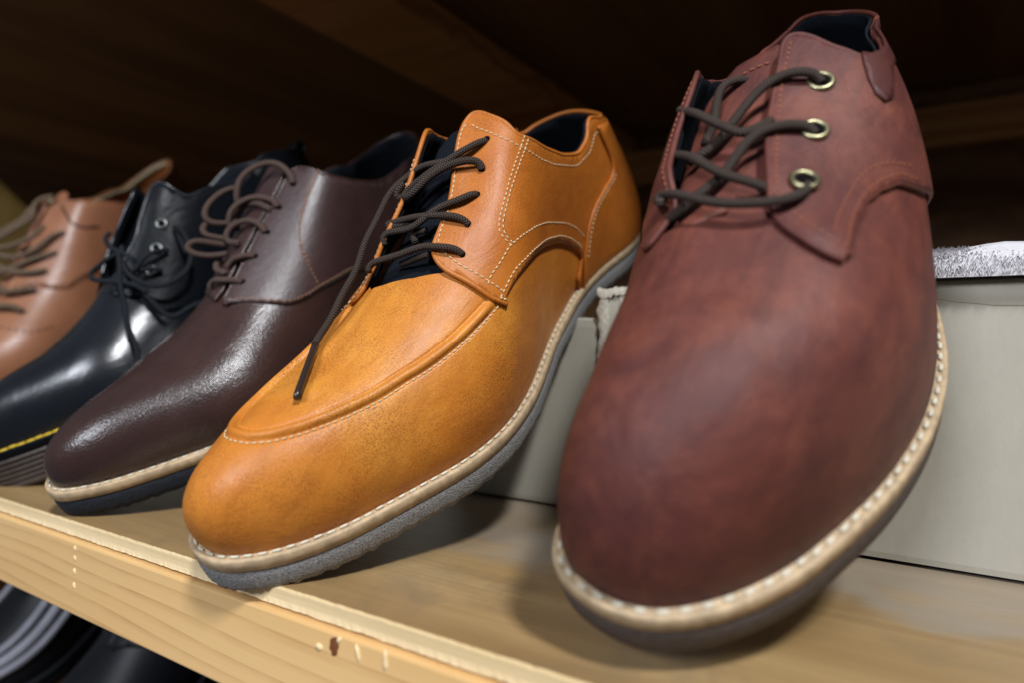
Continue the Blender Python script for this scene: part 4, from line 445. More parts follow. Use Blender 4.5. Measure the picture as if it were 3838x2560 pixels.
# ------------------------------------------------------------------ shelf unit
M['ply'] = woodmat('plywood_top', (.27,.165,.066), (.40,.262,.115), (.50,.35,.170), 0, 1.0, .36, .40, .08, .5, dirt=(.17,.12,.075), spec=.5, stain=(.29,.25,.20))
M['plyedge'] = woodmat('raw_plywood_edge', (.62,.46,.24), (.74,.58,.34), (.80,.66,.42), 0, 1.2, .6, .25, .2)
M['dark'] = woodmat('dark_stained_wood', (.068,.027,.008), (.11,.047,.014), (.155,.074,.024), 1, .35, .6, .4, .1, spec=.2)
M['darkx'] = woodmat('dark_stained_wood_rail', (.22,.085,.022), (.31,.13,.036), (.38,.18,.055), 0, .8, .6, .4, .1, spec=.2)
M['post'] = woodmat('varnished_side_board', (.20,.12,.03), (.28,.18,.05), (.34,.23,.07), 2, 1, .5, .3, .1)
def pine():
    m, nt, bs = nmat('varnished_pine'); v = coords(nt)
    sp = N(nt, 'ShaderNodeSeparateXYZ'); nt.links.new(v, sp.inputs[0])
    # growth rings: bands across z that wander slowly along x, swelling round the knot
    n1 = noise(nt, coords(nt, (2.6, 8, 14)), 1., 2, .5, .4); n2 = noise(nt, coords(nt, (30, 30, 180)), 1., 3, .6)
    zz = mathn(nt, 'ADD', mathn(nt, 'ADD', mathn(nt, 'MULTIPLY', sp.outputs[2], 150), mathn(nt, 'MULTIPLY', sp.outputs[0], 3.0)), mathn(nt, 'MULTIPLY', n1, 6.))
    fr = mathn(nt, 'FRACT', zz)
    line = ramp(nt, fr, [(.0, (0,0,0)), (.55, (.10,.10,.10)), (.88, (.55,.55,.55)), (.95, (1,1,1)), (1., (0,0,0))])
    base = ramp(nt, n1, [(.3, (.64,.36,.13)), (.5, (.71,.43,.17)), (.7, (.79,.52,.23))])
    k = mathn(nt, 'MULTIPLY', line, mathn(nt, 'MULTIPLY', ramp(nt, n2, [(.3, (.25,.25,.25)), (.7, (1,1,1))]), .6))
    col = mixc(nt, k, base, (.30,.10,.02))
    f2 = noise(nt, coords(nt, (12, 400, 700)), 1., 3, .7); col = mixc(nt, mathn(nt, 'MULTIPLY', f2, .12), col, (.78,.55,.26))
    nt.links.new(col, bs.inputs['Base Color']); bs.inputs['Roughness'].default_value = .36; bs.inputs['Coat Weight'].default_value = .25; bs.inputs['Coat Roughness'].default_value = .25
    bump(nt, bs, f2, .05, .001); return m
M['pine'] = pine()
unit = tag(empty('shelf_unit', (0, .15, 0)), 'wooden display shelf with a pine front rail and dark boards above and behind', 'shelf')
def upart(name, a, b, mat, bev=.0006, loc=(0, .15, 0)):
    mb = MB(); s = np.array(loc); mb.box(np.array(a)-s, np.array(b)-s); return mb.build(name, M[mat], unit, False, bevel=bev)
X0, X1, WY, ZC = -2.6, .9, .82, .36
upart('shelf_board', (X0, .1512, -.0058), (X1, WY, 0), 'ply')
# the raw front edge of the board, chipped along its lower lip
mb = MB(); n = 900; xs = np.linspace(X0, X1, n) if False else np.linspace(-1.2, .3, n); V = []
top = .0004*0+rng.normal(0, .00008, n); low = -.0058+np.convolve(rng.normal(0, .00013, n), [.25, .5, .25], 'same'); yy = .1500+np.convolve(rng.normal(0, .00005, n), [.3, .4, .3], 'same')
for i in range(n): V += [(xs[i], .1512, top[i]), (xs[i], yy[i], top[i]-.0005), (xs[i], yy[i]+.0001, -.0038), (xs[i], .1497+.0004*rng.rand(), low[i]), (xs[i], .1512, low[i])]
mb.add(np.array(V)-[0, .15, 0], [(5*i+k, 5*i+5+k, 5*i+6+k, 5*i+1+k) for i in range(n-1) for k in range(4)]); mb.build('board_edge', M['plyedge'], unit, False)
rail = upart('front_rail', (X0, .1470, -.0385), (X1, .1690, -.0066), 'pine', .0010)
def blob(name, c, rx, rz, mat, parent, ny=.0003, rot=0.):
    k = 16; a = np.linspace(0, 2*PI, k, endpoint=False); j = 1+rng.uniform(-.18, .18, k); mb = MB(); V = []
    for s, y in ((1, 0), (.75, -ny), (0.01, -ny*1.2)):
        X = rx*np.cos(a)*j*s; Z = rz*np.sin(a)*j*s; V.append(np.stack([c[0]+X*math.cos(rot)-Z*math.sin(rot), np.full(k, c[1]+y), c[2]+X*math.sin(rot)+Z*math.cos(rot)], 1))
    mb.add(np.vstack(V)-[0, .15, 0], [(r*k+i, r*k+(i+1) % k, r*k+k+(i+1) % k, r*k+k+i) for r in range(2) for i in range(k)]); return mb.build(name, M[mat], parent)
M['putty'] = plain('pale_filler', (.80,.60,.33), .8, nz=.15)
M['knot'] = leather('wood_knot', (.10,.030,.010), (.20,.065,.02), (.14,.045,.015), .5, None, 0, .2, 160)
blob('filler_dot',[-0.3229, 0.147, -0.0094],0.0011,0.0013,'putty',rail)
blob('filler_dot',[-0.3227, 0.147, -0.0137],0.0011,0.0013,'putty',rail)
blob('filler_dot',[-0.3227, 0.147, -0.0194],0.0012,0.0014,'putty',rail)
blob('filler_dot',[-0.3227, 0.147, -0.0255],0.0011,0.0015,'putty',rail)
blob('knot',[-0.1593, 0.147, -0.0107],.0021,.0032,'knot',rail,.0002)
blob('filler_spot',[-0.1659, 0.147, -0.0126],0.0016,0.001,'putty',rail,.0005,0)
blob('filler_spot',[-0.149, 0.147, -0.0102],0.0007,0.0026,'putty',rail,.0005,0.3)
blob('filler_spot',[-0.1379, 0.147, -0.0095],0.0008,0.003,'putty',rail,.0005,0.05)
blob('filler_spot',[-0.1571, 0.147, -0.0083],0.0007,0.0012,'putty',rail,.0005,-0.5)
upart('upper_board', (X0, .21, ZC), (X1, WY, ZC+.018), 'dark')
upart('back_panel', (X0, WY, -.35), (X1, WY+.012, ZC+.03), 'dark')
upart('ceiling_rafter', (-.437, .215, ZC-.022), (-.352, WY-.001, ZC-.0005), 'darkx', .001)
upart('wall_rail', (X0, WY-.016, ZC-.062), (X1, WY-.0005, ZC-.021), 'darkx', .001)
upart('lower_board', (X0, .152, -.262), (X1, WY, -.25), 'dark')
# stained side board leaning at the far left end
mb = MB(); s = np.array((0, .15, 0))
mb.add(np.array([(-1.16,.30,.001),(-1.13,.30,.001),(-1.13,.60,.001),(-1.16,.60,.001),(-1.16,.30,.40),(-1.13,.30,.40),(-1.13,.52,.20),(-1.16,.52,.20)])-s, [(3,2,1,0),(4,5,6,7),(0,1,5,4),(1,2,6,5),(2,3,7,6),(3,0,4,7)])
mb.build('side_board', M['post'], unit, False, bevel=.001)

# ------------------------------------------------------------------ shoe boxes under the heels
def card():
    m, nt, bs = nmat('grey_cardboard'); v = coords(nt); a = noise(nt, v, 9, 4, .6); f = noise(nt, coords(nt, (300, 300, 120)), 1., 4, .7); sp = noise(nt, v, 420, 2, .5)
    col = ramp(nt, a, [(.3, (.355,.33,.265)), (.7, (.425,.40,.325))]); col = mixc(nt, mathn(nt, 'MULTIPLY', f, .6), col, (.30,.28,.23))
    col = mixc(nt, ramp(nt, sp, [(.74, (0,0,0)), (.80, (.35,.35,.35))]), col, (.22,.18,.14))
    nt.links.new(col, bs.inputs['Base Color']); bs.inputs['Roughness'].default_value = .62; bump(nt, bs, f, .12, .001); return m
M['card'] = card(); M['cardedge'] = plain('torn_cardboard_edge', (.40,.37,.30), .85, nz=.2, scale=500, grain=.6)
def wavy_box(root, x0, x1, y0, y1, z1, name, lidh=None):
    n = 60; xs = np.linspace(x0, x1, n); mb = MB(); V = []
    bow = lambda x: -.0012*math.sin((x-x0)/(x1-x0)*PI)
    for i, x in enumerate(xs):
        dz = .0006*math.sin(x*71)+.0005*math.sin(x*193+2)+rng.normal(0, .0001)
        yb = y0+bow(x)
        V += [(x, yb+.0004, .0016), (x, yb, .004), (x, yb, z1-.004), (x, yb+.0004, z1-.0012+dz), (x, yb+.0016, z1+dz), (x, y1, z1)]
    mb.add(np.array(V), [(6*i+k, 6*i+k+1, 6*i+7+k, 6*i+6+k) for i in range(n-1) for k in range(5)])
    b = len(V); W = [(x0, y1, .0006), (x1, y1, .0006)]
    mb.add(np.array([V[0], V[1], V[2], V[3], V[4], V[5], (x0, y1, .0006)]), [(0, 6, 5, 4, 3, 2, 1)])
    mb.add(np.array(V[-6:]+[(x1, y1, .0006)]), [(0, 1, 2, 3, 4, 5, 6)])
    mb.add(np.array([(x0, y1, .0006), (x1, y1, .0006), (x1, y1, z1), (x0, y1, z1)]), [(0, 3, 2, 1)])
    o = mb.build(name, M['card'], root, False)
    return o
bxr = tag(empty('shoe_box', (0, .31, 0)), 'grey cardboard shoe box propping up the oxblood shoe, white fur on top', 'box', 'shoe boxes under the heels')
bxl = tag(empty('shoe_box', (0, .31, 0)), 'grey cardboard shoe box reaching left from under the heel of the tan shoe', 'box', 'shoe boxes under the heels')
wavy_box(bxr, -.1500, .30, 0, .17, .1110, 'box_body'); wavy_box(bxl, -.62, -.1535, .002, .17, .0985, 'box_body')
# torn corner of the right box
n = 26; zz = np.linspace(.045, .1105, n); mb = MB(); V = []
for z in zz:
    k = rng.normal(0, .0008); V += [(-.1500-.0016+k, -.0006, z), (-.1500+.0004, -.0018, z), (-.1500+.0036+.5*k, -.0010, z), (-.1500+.0040, .0006, z)]
mb.add(np.array(V), [(4*i+k, 4*i+k+1, 4*i+5+k, 4*i+4+k) for i in range(n-1) for k in range(3)]); mb.build('torn_corner', M['cardedge'], bxr)
mb = MB(); n = 24; xs = np.linspace(-.152, -.118, n); V = []
for x in xs:
    k = rng.normal(0, .0006); V += [(x, -.0018, .1095+k), (x, -.0022, .1125+k), (x, .001, .1140+.6*k), (x, .0060, .1125)]
mb.add(np.array(V), [(4*i+k, 4*i+k+1, 4*i+5+k, 4*i+4+k) for i in range(n-1) for k in range(3)]); mb.build('torn_lid_edge', M['cardedge'], bxr)
n = 80; xs = np.linspace(-.14, .30, n); mb = MB(); V = []
for i, x in enumerate(xs):
    d = .0035+.0022*math.sin(x*37+1)+.0012*math.sin(x*91)+rng.normal(0, .0002); bw = -.0012*math.sin((x+.15)/.45*PI)
    V += [(x, bw-.0003, .1085-d), (x, bw-.0010, .1087-.6*d), (x, bw-.0007, .1105), (x, bw+.0012, .1116)]
mb.add(np.array(V), [(4*i+k, 4*i+4+k, 4*i+5+k, 4*i+1+k) for i in range(n-1) for k in range(3)]); mb.build('peeling_paper_edge', M['card'], bxr)
# white fur throw lying on the right-hand box: a rounded slab with tufts
fur = tag(empty('fur_throw', (.08, .33, .1115)), 'white fluffy fur strip lying on the shoe box at the right', 'fur')
M['fur'] = plain('white_fur', (.56,.54,.56), .9, nz=.08, scale=260, grain=.5)
mb = MB(); nx, ny = 60, 14; V = []
for i in range(nx):
    for j in range(ny):
        a = PI*j/(ny-1); x = -.115+.32*i/(nx-1); r = .0095+.0009*math.sin(i*.9)+rng.normal(0, .0003)
        V.append((x, -.012-math.cos(a)*.016+(.018 if a > PI/2 else 0), abs(math.sin(a))**.7*r*1.35+.0004))
mb.add(V, [(i*ny+j, i*ny+j+1, (i+1)*ny+j+1, (i+1)*ny+j) for i in range(nx-1) for j in range(ny-1)]); pel = mb.build('fur_pelt', M['fur'], fur)
mb = MB()
for k in range(14000):
    x = rng.uniform(-.115, .20); a = rng.uniform(.05, .62*PI); c = np.array([x, -.012-math.cos(a)*.016, abs(math.sin(a))**.7*.0128]); L = rng.uniform(.0015, .0032)
    d = np.array([rng.normal(0, .12), -math.cos(a)*.5-.15, math.sin(a)*.45-.35+rng.normal(0, .06)]); d /= np.linalg.norm(d); s = np.cross(d, [0, 0, 1.]); s /= np.linalg.norm(s)+1e-9; wd = .00018
    mb.add([c-s*wd, c+s*wd, c+d*L*.55+s*wd*.7, c+d*L+[0, 0, -.0006], c+d*L*.55-s*wd*.7], [(0, 1, 2, 3, 4)])
mb.build('fur_tufts', M['fur'], pel)

# ------------------------------------------------------------------ tan derby shoe
def mir(l): return [((1-t) % 1, w_) for t, w_ in l]
def tan_shoe():
    root, p = shoe_base('derby_shoe', FIT['tan'], 'welt', 'greysole', .0156, crepe=.00040, stl=.0034, stg=.0012)
    tag(root, 'tan leather derby with raised apron seam, cream welt and grey crepe sole', 'shoe', 'shoes lined up on the shelf')
    T = TR['tan']; ap = T['aproll']
    # apron curve in 3D (moccasin roll)
    apc = [(t, w_) for t, w_ in ap]
    R1 = [(.2189,.5125),(.2111,.5333),(.1989,.5625),(.1867,.5875),(.1733,.615),(.1589,.638),(.1311,.652),(.1011,.658),(.07,.656),(.0411,.652),(.0144,.642),(-.0122,.622),(-.040,.598),(-.0678,.585),(-.0867,.592),(-.1111,.618),(-.1333,.648),(-.1560,.668),(-.1756,.672),(-.1878,.660),(-.205,.64)]
    R1 = [(.2189,.5125),(.2111,.5333),(.1989,.5625),(.1867,.5900),(.1733,.622),(.1589,.655),(.1311,.664),(.1011,.664),(.07,.6583),(.0411,.652),(.0144,.642),(-.0122,.622),(-.040,.585),(-.0678,.556),(-.0867,.552),(-.1111,.565),(-.1333,.585),(-.1560,.605),(-.1756,.61),(-.1878,.60),(-.205,.59)]
    C, CN, CS = curve_n(R1, p, .0007, 330)
    probe = S(np.array([0.]), np.array([.95]), p)[0]; i0 = ((C-probe)**2).sum(1).argmin()
    if (probe-C[i0])@CS[i0] < 0: CS = -CS
    ctr = S(np.array([.15]), np.array([1.]), p)[0]
    wr = np.array([[.10,.16,.25],[.3,.2,.2]])
    def fn(t, w_, V):
        d, idx = signed_dist(V, C, None)
        n = nrm(t, w_, p); ins = np.where(((V-C[idx])*CS[idx]).sum(-1) > 0, 1, -1)
        x = ins*d*1000          # millimetres, + inside
        fade = ssm(.222-np.abs(t), 0, .012)
        hgt = 1.7*np.clip(1-((x-.1)/2.0)**2, 0, 1)**.8-.6*np.exp(-((x+2.3)/.5)**2)-.8*np.exp(-((x-2.4)/.5)**2)-.25*ssm(x, 2.5, 3.5)+.25*ssm(-x, 2.8, 3.6)
        # soft creases running down the vamp from the lacing
        cr = .7*np.exp(-(((w_-.80)-.3*(t+.1))/.035)**2)*ssm(.20-np.abs(t+.10), 0, .08)*(t < .05)*ssm(.99-w_, 0, .08)
        cr2 = .5*np.exp(-((t-.235-.10*(w_-.3))/.012)**2)*ssm(w_, .06, .2)*ssm(.5-w_, 0, .15)
        return V+n*((hgt*fade+cr-cr2)/1000)[:, None]
    vamp = [(-.498,.004),(.498,.004),(.498,.20),(.40,.20),(.33,.20),(.30,.24),(.26,.36),(.235,.50),(.222,.65),(.212,.85),(.206,1.0),(-.206,1.0),(-.2022,.86),(-.199,.75),(-.205,.64),(-.225,.50),(-.26,.36),(-.30,.24),(-.33,.20),(-.40,.20),(-.498,.20)]
    vo = patch('vamp', vamp, p, M['tan'], root, .0008, 0, 0, fn=fn, merge=9e-5)
    # stitching that follows the outside of the roll
    stitches((C-CS*.0029+CN*.0001)[8:-60], .0017, .0008, .00034, 'apron_stitching', M['threadtan'], vo)
    q0 = [tuple(x) for x in T['tip']]+[(.2178,.53),(.2160,.60),(.2144,.70),(.2133,.80),(.2144,.875),(.2167,.925),(.2205,.965),(.2278,.985),(.2367,.992),(.25,.992),(.2622,.990),(.2720,.986),(.2790,.975),(.2832,.945),(.2845,.88),(.2838,.78),(.2836,.6708)]+[tuple(x) for x in T['top'][3:]]
    q0 += [(.375,.338),(.40,.326),(.45,.318),(.50,.3165),(.5433,.3083),(.5867,.296),(.6156,.2875),(.65,.315),(.6856,.3833),(.7067,.47),(.7180,.56),(.7235,.64),(.7275,.69),(.731,.715)]
    left = [(.737,.730),(.75,.735),(.765,.728),(.78,.715),(.79,.70),(.797,.685),(.803,.665),(.806,.635),(.803,.58),(.795,.52),(.7800,.45)]
    q0 += left+mir([tuple(x) for x in T['arch'][1:]])+[(.686,.06),(.684,.006),(.316,.006),(.314,.06)]+[tuple(x) for x in T['arch'][::-1]]
    def off(t, w_):
        tr_ = ssm(t, .20, .235)*(t < .5); tl = (t > .5)*ssm(1-t, .19, .23)
        R = .0018+.0016*ssm(w_, .70, .99)*(t < .5)*ssm(.30-t, 0, .03)
        Lf = .0075*ssm(w_, .56, .80)*(t > .5)*ssm(1-t, .195, .225)*ssm(.33-(1-t), 0, .04)
        dip = -.0012*np.exp(-(((t-.2560)/.02)**2+((w_-.86)/.10)**2))*(t < .5)
        return R+Lf+dip
    qo = patch('quarter', q0, p, M['tanq'], root, .0013, off, .0016)
    patch('lining', q0, p, M['navy'], root, .0022, lambda t, w_: off(t, w_)-.0024, .0008)
    fe = [(.2222,.45),(.2178,.53),(.2160,.60),(.2144,.70),(.2133,.80),(.2144,.875),(.2167,.925),(.2205,.965),(.2278,.985),(.2367,.992),(.25,.992),(.2622,.990),(.2720,.986),(.2790,.975),(.2832,.945),(.2845,.88),(.2838,.78),(.2836,.6708)]+[tuple(x) for x in T['top'][3:]]+[(.375,.338),(.40,.326),(.45,.318),(.50,.3165),(.5433,.3083),(.5867,.296),(.6156,.2875),(.65,.315),(.6856,.3833),(.7067,.47),(.7180,.56),(.7235,.64),(.7275,.69),(.731,.715)]+left
    edge_tube(fe, p, lambda t, w_: off(t, w_)-.0007, .00105, 'rolled_edge', M['tanq'], qo)
    edge_tube([(.2222,.45)]+[tuple(x) for x in T['arch']], p, lambda t, w_: off(t, w_)-.0009, .00085, 'cut_edge', M['tanq'], qo)
    so = lambda t, w_: off(t, w_)+.00015
    A = dict(length=.0017, gap=.0007, r=.00030)
    def stt(pts, nm='quarter_stitching', mt='threadtan', o=so, **k): stitches(curve3(pts, p, o, .0006, 4), name=nm, mat=M[mt], parent=qo, **{**A, **k})
    s1 = [(.2762,.945),(.2735,.968),(.266,.975),(.2533,.976),(.2411,.975),(.2300,.968),(.2240,.950),(.2205,.918),(.2190,.86),(.2180,.7708),(.2190,.6958),(.2200,.6333),(.2210,.5875),(.2225,.5375),(.2245,.475)]
    stt(s1); stt([tuple(x) for x in T['s2'][1:]]+[(.372,.312),(.40,.295),(.45,.288),(.49,.286)])
    s3 = [(.2860,.5600),(.2811,.5640),(.2756,.5720),(.2678,.5890),(.26,.6083),(.2533,.6230),(.2475,.6330),(.2437,.6360),(.2408,.6290),(.2395,.6042),(.2400,.5542),(.2409,.5200)]
    stt(s3); stt([(t+.0011, w_-.022) for t, w_ in s3[:8]]+[(.2425,.606),(.2412,.585),(.2414,.555),(.2420,.525)], length=.0016, gap=.0009)
    stt([(t+.0013, w_-.024) for t, w_ in s3[:8]]+[(.2428,.603),(.2416,.583),(.2418,.553),(.2423,.523)], mt='threadblk', length=.0008, gap=.0018)
    stt([(.2200,.585)]+[tuple(x) for x in T['s4'][1:]]); stt([(t-.0004, w_+.008) for t, w_ in T['s5']])
    lf = [(t+.004*(t > .72), w_-.030) for t, w_ in left[:9]]; stt(lf)
    stt([(.2207,.50),(.2218,.480),(.2232,.462)], length=.0012, gap=.0004, r=.0005); 
    # heel counter
    cn = [tuple(x) for x in T['counter']]; cl = [(.3205,.006),(.3208,.06)]+[(.3222,.1042),(.3267,.1375),(.3333,.1685),(.3411,.1895),(.3511,.2015),(.3633,.2083),(.3760,.2150),(.3850,.2280),(.3880,.2500),(.3850,.2750),(.3800,.3000),(.3765,.3200)]
    poly = cl+[(.385,.318),(.42,.309),(.50,.305),(.58,.287),(.615,.278)]+mir(cl)[::-1][1:]
    co = lambda t, w_: off(t, w_)+.0012
    ho = patch('heel_counter', poly, p, M['tanq'], root, .0016, co, .0014)
    edge_tube(cl, p, lambda t, w_: co(t, w_)-.0003, .0009, 'piping', M['tanq'], ho)
    stitches(curve3([(t+.0045, w_-.004) for t, w_ in cl[2:10]], p, lambda t, w_: co(t, w_)+.0002, .0006, 4), .0017, .0007, .0003, 'counter_stitching', M['threadtan'], ho)
    # tongue lies under the lacing
    tg = lambda s: [(s*.200,1.0),(s*.200,.74),(s*.215,.66),(s*.268,.70),(s*.276,.80),(s*.279,.90),(s*.280,1.0)]
    a = patch('tongue', tg(1), p, M['navy'], root, .002, lambda t, w_: -.0028+.006*ssm(np.abs(t), .25, .28)*0, .0018)
    join(a, patch('tongue_side', tg(-1), p, M['navy'], a, .002, -.0028, .0018))
    for t, w_ in T['holes']: hole(root, t, w_, p, .0014, float(off(np.array([t]), np.array([w_]))[0])+.0002)
    L = LACE['tan']; lo = laces(root, L, .00158, 'lace', aglet=(L[2][-1], DATA['aglet_end']))
    return root
tan_shoe()

# ------------------------------------------------------------------ oxblood derby shoe
def red_shoe():
    global WARP
    WARP = DATA['warp']
    root, p = shoe_base('derby_shoe', FIT['red'], 'welt', 'taupesole', .0155, stl=.0034, stg=.0022, threadr=.00075)
    tag(root, 'oxblood red leather derby with brass eyelets, nearest the camera on the right', 'shoe', 'shoes lined up on the shelf')
    T = TR['red']
    vamp = [(-.498,.004),(.498,.004),(.498,.20),(.40,.20),(.33,.24),(.30,.38),(.262,.50),(.240,.62),(.222,.74),(.2100,.88),(.2030,1.0),(-.2030,1.0),(-.2000,.90),(-.1985,.75),(-.200,.55),(-.22,.45),(-.262,.33),(-.30,.22),(-.33,.20),(-.40,.20),(-.498,.20)]
    def fn(t, w_, V):
        n = nrm(t, w_, p)
        c = -.5*np.exp(-((np.abs(t)*1.-.115-.35*(w_-.55)**2)/.010)**2)*ssm(w_, .3, .5)*ssm(.75-w_, 0, .2)
        c2 = .6*np.exp(-((t-.262-.12*(w_-.3))/.014)**2)*ssm(.45-w_, 0, .15)*ssm(w_, .05, .15)
        return V+n*((c*.6-c2)/1000)[:, None]
    patch('vamp', vamp, p, M['red'], root, .0014, 0, 0, fn=fn)
    fr = sm0([(.1856,.7125),(.1864,.7583),(.1885,.825),(.1925,.89),(.1975,.935),(.2035,.962),(.2111,.968),(.2222,.962),(.2356,.952),(.25,.946),(.2656,.944),(.2765,.935),(.2815,.910),(.2830,.870),(.2826,.8208),(.2811,.7542),(.2795,.70),(.2790,.665),(.2810,.620),(.2865,.575),(.296,.525),(.312,.470),(.335,.415),(.365,.375),(.40,.357),(.45,.349),(.50,.3455)])
    lf = [(.5078,.3458),(.5322,.350),(.5644,.350),(.5867,.3375),(.62,.330),(.655,.345),(.685,.39),(.706,.47),(.7190,.57),(.7265,.635),(.735,.670)]
    ll = [(.7467,.688),(.7633,.690),(.7767,.687),(.7867,.677),(.7930,.660),(.7985,.630),(.804,.59),(.8050,.55),(.8000,.52)]
    wg = sm([(.1878,.7042),(.1967,.7083),(.2078,.6833),(.2189,.6417),(.2278,.5875),(.2344,.5375),(.2400,.4792),(.2440,.4417),(.2500,.400),(.262,.33),(.285,.20),(.310,.10)])
    q0 = fr+lf+ll+mir([(.2078,.50),(.2250,.47),(.2440,.4117),(.262,.33),(.285,.20),(.310,.10)])+[(.684,.006),(.316,.006)]+wg[::-1][:-1]
    def off(t, w_):
        R = .0019+.0028*ssm(w_, .72, .97)*(t < .5)*ssm(t, .185, .21)*ssm(.31-t, 0, .03)
        Lf = .0065*ssm(w_, .50, .74)*(t > .5)*ssm(1-t, .195, .215)*ssm(.31-(1-t), 0, .03)
        tip = .0010*np.exp(-(((t-.188)/.008)**2+((w_-.72)/.08)**2))
        return R+Lf+tip
    qo = patch('quarter', q0, p, M['red'], root, .0014, off, .0017)
    patch('lining', q0, p, M['navy'], root, .0022, lambda t, w_: off(t, w_)-.0026, .0008)
    edge_tube(fr+lf+ll, p, lambda t, w_: off(t, w_)-.0008, .0010, 'rolled_edge', M['red'], qo)
    edge_tube(wg, p, lambda t, w_: off(t, w_)-.0009, .00085, 'cut_edge', M['red'], qo)
    so = lambda t, w_: off(t, w_)+.00015
    def stt(pts, mt='threadred', **k): stitches(curve3(pts, p, so, .0006, 4), name='quarter_stitching', mat=M[mt], parent=qo, **{**dict(length=.0017, gap=.0008, r=.00028), **k})
    stt([(.2775,.9),(.2622,.918),(.2444,.922),(.2278,.933),(.2156,.942),(.2085,.938),(.2040,.922),(.1990,.885),(.1945,.835),(.1905,.770),(.1890,.730)])
    stt([(.1895,.7200),(.1989,.7180),(.21,.6950),(.22,.6560),(.2289,.6030),(.2367,.545),(.2420,.485),(.247,.445)]); 
    stt([(.1944,.7667),(.2011,.7583),(.21,.7292),(.22,.6958),(.2289,.65),(.2367,.5917),(.2422,.5333),(.2478,.4783)])
    stt([(.735,.665),(.7467,.668),(.7633,.670),(.7767,.667),(.7860,.658),(.792,.635)], 'threadred', r=.00022)
    # darker collar insert on the outer side
    pt = [(.2795,.655),(.2756,.6542),(.2690,.6430),(.2632,.6200),(.2622,.5900),(.2667,.5650),(.2744,.5550),(.2820,.5450),(.292,.505),(.308,.450),(.330,.40),(.360,.368),(.356,.392),(.333,.428),(.311,.482),(.296,.533),(.2870,.581),(.2815,.622)]
    patch('collar_insert', pt, p, M['reddark'], root, .0014, lambda t, w_: off(t, w_)+.0009, .0010)
    tg = lambda s: [(s*.1985,1.0),(s*.1975,.70),(s*.215,.62),(s*.262,.66),(s*.276,.76),(s*.2800,.88),(s*.281,1.0)]
    a = patch('tongue', tg(1), p, M['red'], root, .002, -.0012, .002); join(a, patch('tongue_side', tg(-1), p, M['red'], a, .002, -.0012, .002))
    stitches(curve3([(-.262,.70),(-.268,.78),(-.272,.88),(-.273,.97)], p, -.0008, .0006, 3), .0016, .0009, .0003, 'tongue_stitching', M['threadred'], a)
    for t, w_ in [(.2600,.7917),(.2378,.8083),(.2133,.8542)]: eyelet(root, t, w_, p, .0033, 'brass', float(off(np.array([t]), np.array([w_]))[0])+.0003, .0009)
    laces(root, LACE['red'], .00155, 'lace'); WARP = None
red_shoe()

# ------------------------------------------------------------------ dark brown shoe
def brown_shoe():
    root, p = shoe_base('oxford_shoe', FIT['brown'], 'welt', 'navysole', .0155, crepe=.00025, stl=.0034, stg=.0014)
    tag(root, 'glossy dark brown leather shoe with loose loops of lace and navy sole', 'shoe', 'shoes lined up on the shelf')
    T = TR['brown']
    vamp = [(-.498,.004),(.498,.004),(.498,.20),(.33,.22),(.30,.26),(.262,.40),(.240,.60),(.222,.80),(.212,1.0),(-.212,1.0),(-.222,.80),(-.240,.60),(-.262,.40),(-.30,.26),(-.33,.22),(-.498,.20)]
    patch('vamp', vamp, p, M['brown'], root, .0016, 0, 0)
    fr = sm0([(.1995,.92),(.1990,.965),(.2040,.985),(.2150,.985),(.2350,.983),(.26,.980),(.2740,.974),(.2815,.955),(.2842,.88),(.2850,.78),(.2862,.6417),(.2905,.55),(.2975,.485),(.3067,.4292),(.3222,.3708),(.3378,.3383),(.3589,.318),(.3822,.3083),(.42,.312),(.46,.318),(.50,.3208)])
    lf = [(.5511,.3083),(.5933,.2917),(.62,.285),(.66,.33),(.69,.42),(.71,.58),(.7150,.78),(.7185,.92),(.726,.955),(.74,.960),(.77,.955),(.79,.950),(.800,.930)]
    lo = [(.2005,.90),(.2035,.83),(.2100,.6583),(.2189,.5042),(.2289,.425),(.2400,.3733),(.2533,.315),(.2722,.2533),(.2867,.20),(.305,.11)]; lo0 = lo; lo = sm(lo)
    q0 = fr+lf+mir(lo)+[(.688,.006),(.312,.006)]+lo[::-1]
    off = lambda t, w_: .0011+.0012*ssm(w_, .75, .98)*ssm(.30-np.minimum(t, 1-t), 0, .03)
    qo = patch('quarter', q0, p, M['brownq'], root, .0018, off, .0014)
    patch('lining', q0, p, M['navy'], root, .0026, lambda t, w_: off(t, w_)-.0022, .0008)
    edge_tube(fr+lf, p, lambda t, w_: off(t, w_)-.0006, .0009, 'rolled_edge', M['brown'], qo)
    so = lambda t, w_: off(t, w_)+.0001
    def stt(pts): stitches(curve3(pts, p, so, .0006, 4), .0018, .0007, .00042, 'quarter_stitching', M['threadbrn'], qo)
    stt([(t+.0012, w_+.012) for t, w_ in lo0[:8]]); stt([(.2850,.6375),(.2667,.6542),(.2533,.6300),(.2456,.575),(.2422,.4708),(.2411,.3933)])
    stt([(t+.0018, w_+.012) for t, w_ in [(.2850,.6375),(.2667,.6542),(.2533,.6300),(.2456,.575),(.2422,.4708)]])
    tg = lambda s: [(s*.200,1.0),(s*.200,.86),(s*.24,.80),(s*.275,.80),(s*.2840,.90),(s*.285,1.0)]
    a = patch('tongue', tg(1), p, M['navy'], root, .003, -.0015, .0018); join(a, patch('tongue_side', tg(-1), p, M['navy'], a, .003, -.0015, .0018))
    for t, w_ in [(.2733,.8250),(.2589,.8650),(.2444,.87),(.23,.88),(.2144,.89)]: hole(root, t, w_, p, .0014, float(off(np.array([t]), np.array([w_]))[0])+.0002)
    laces(root, LACE['brown'], .0018, 'lace2')
brown_shoe()

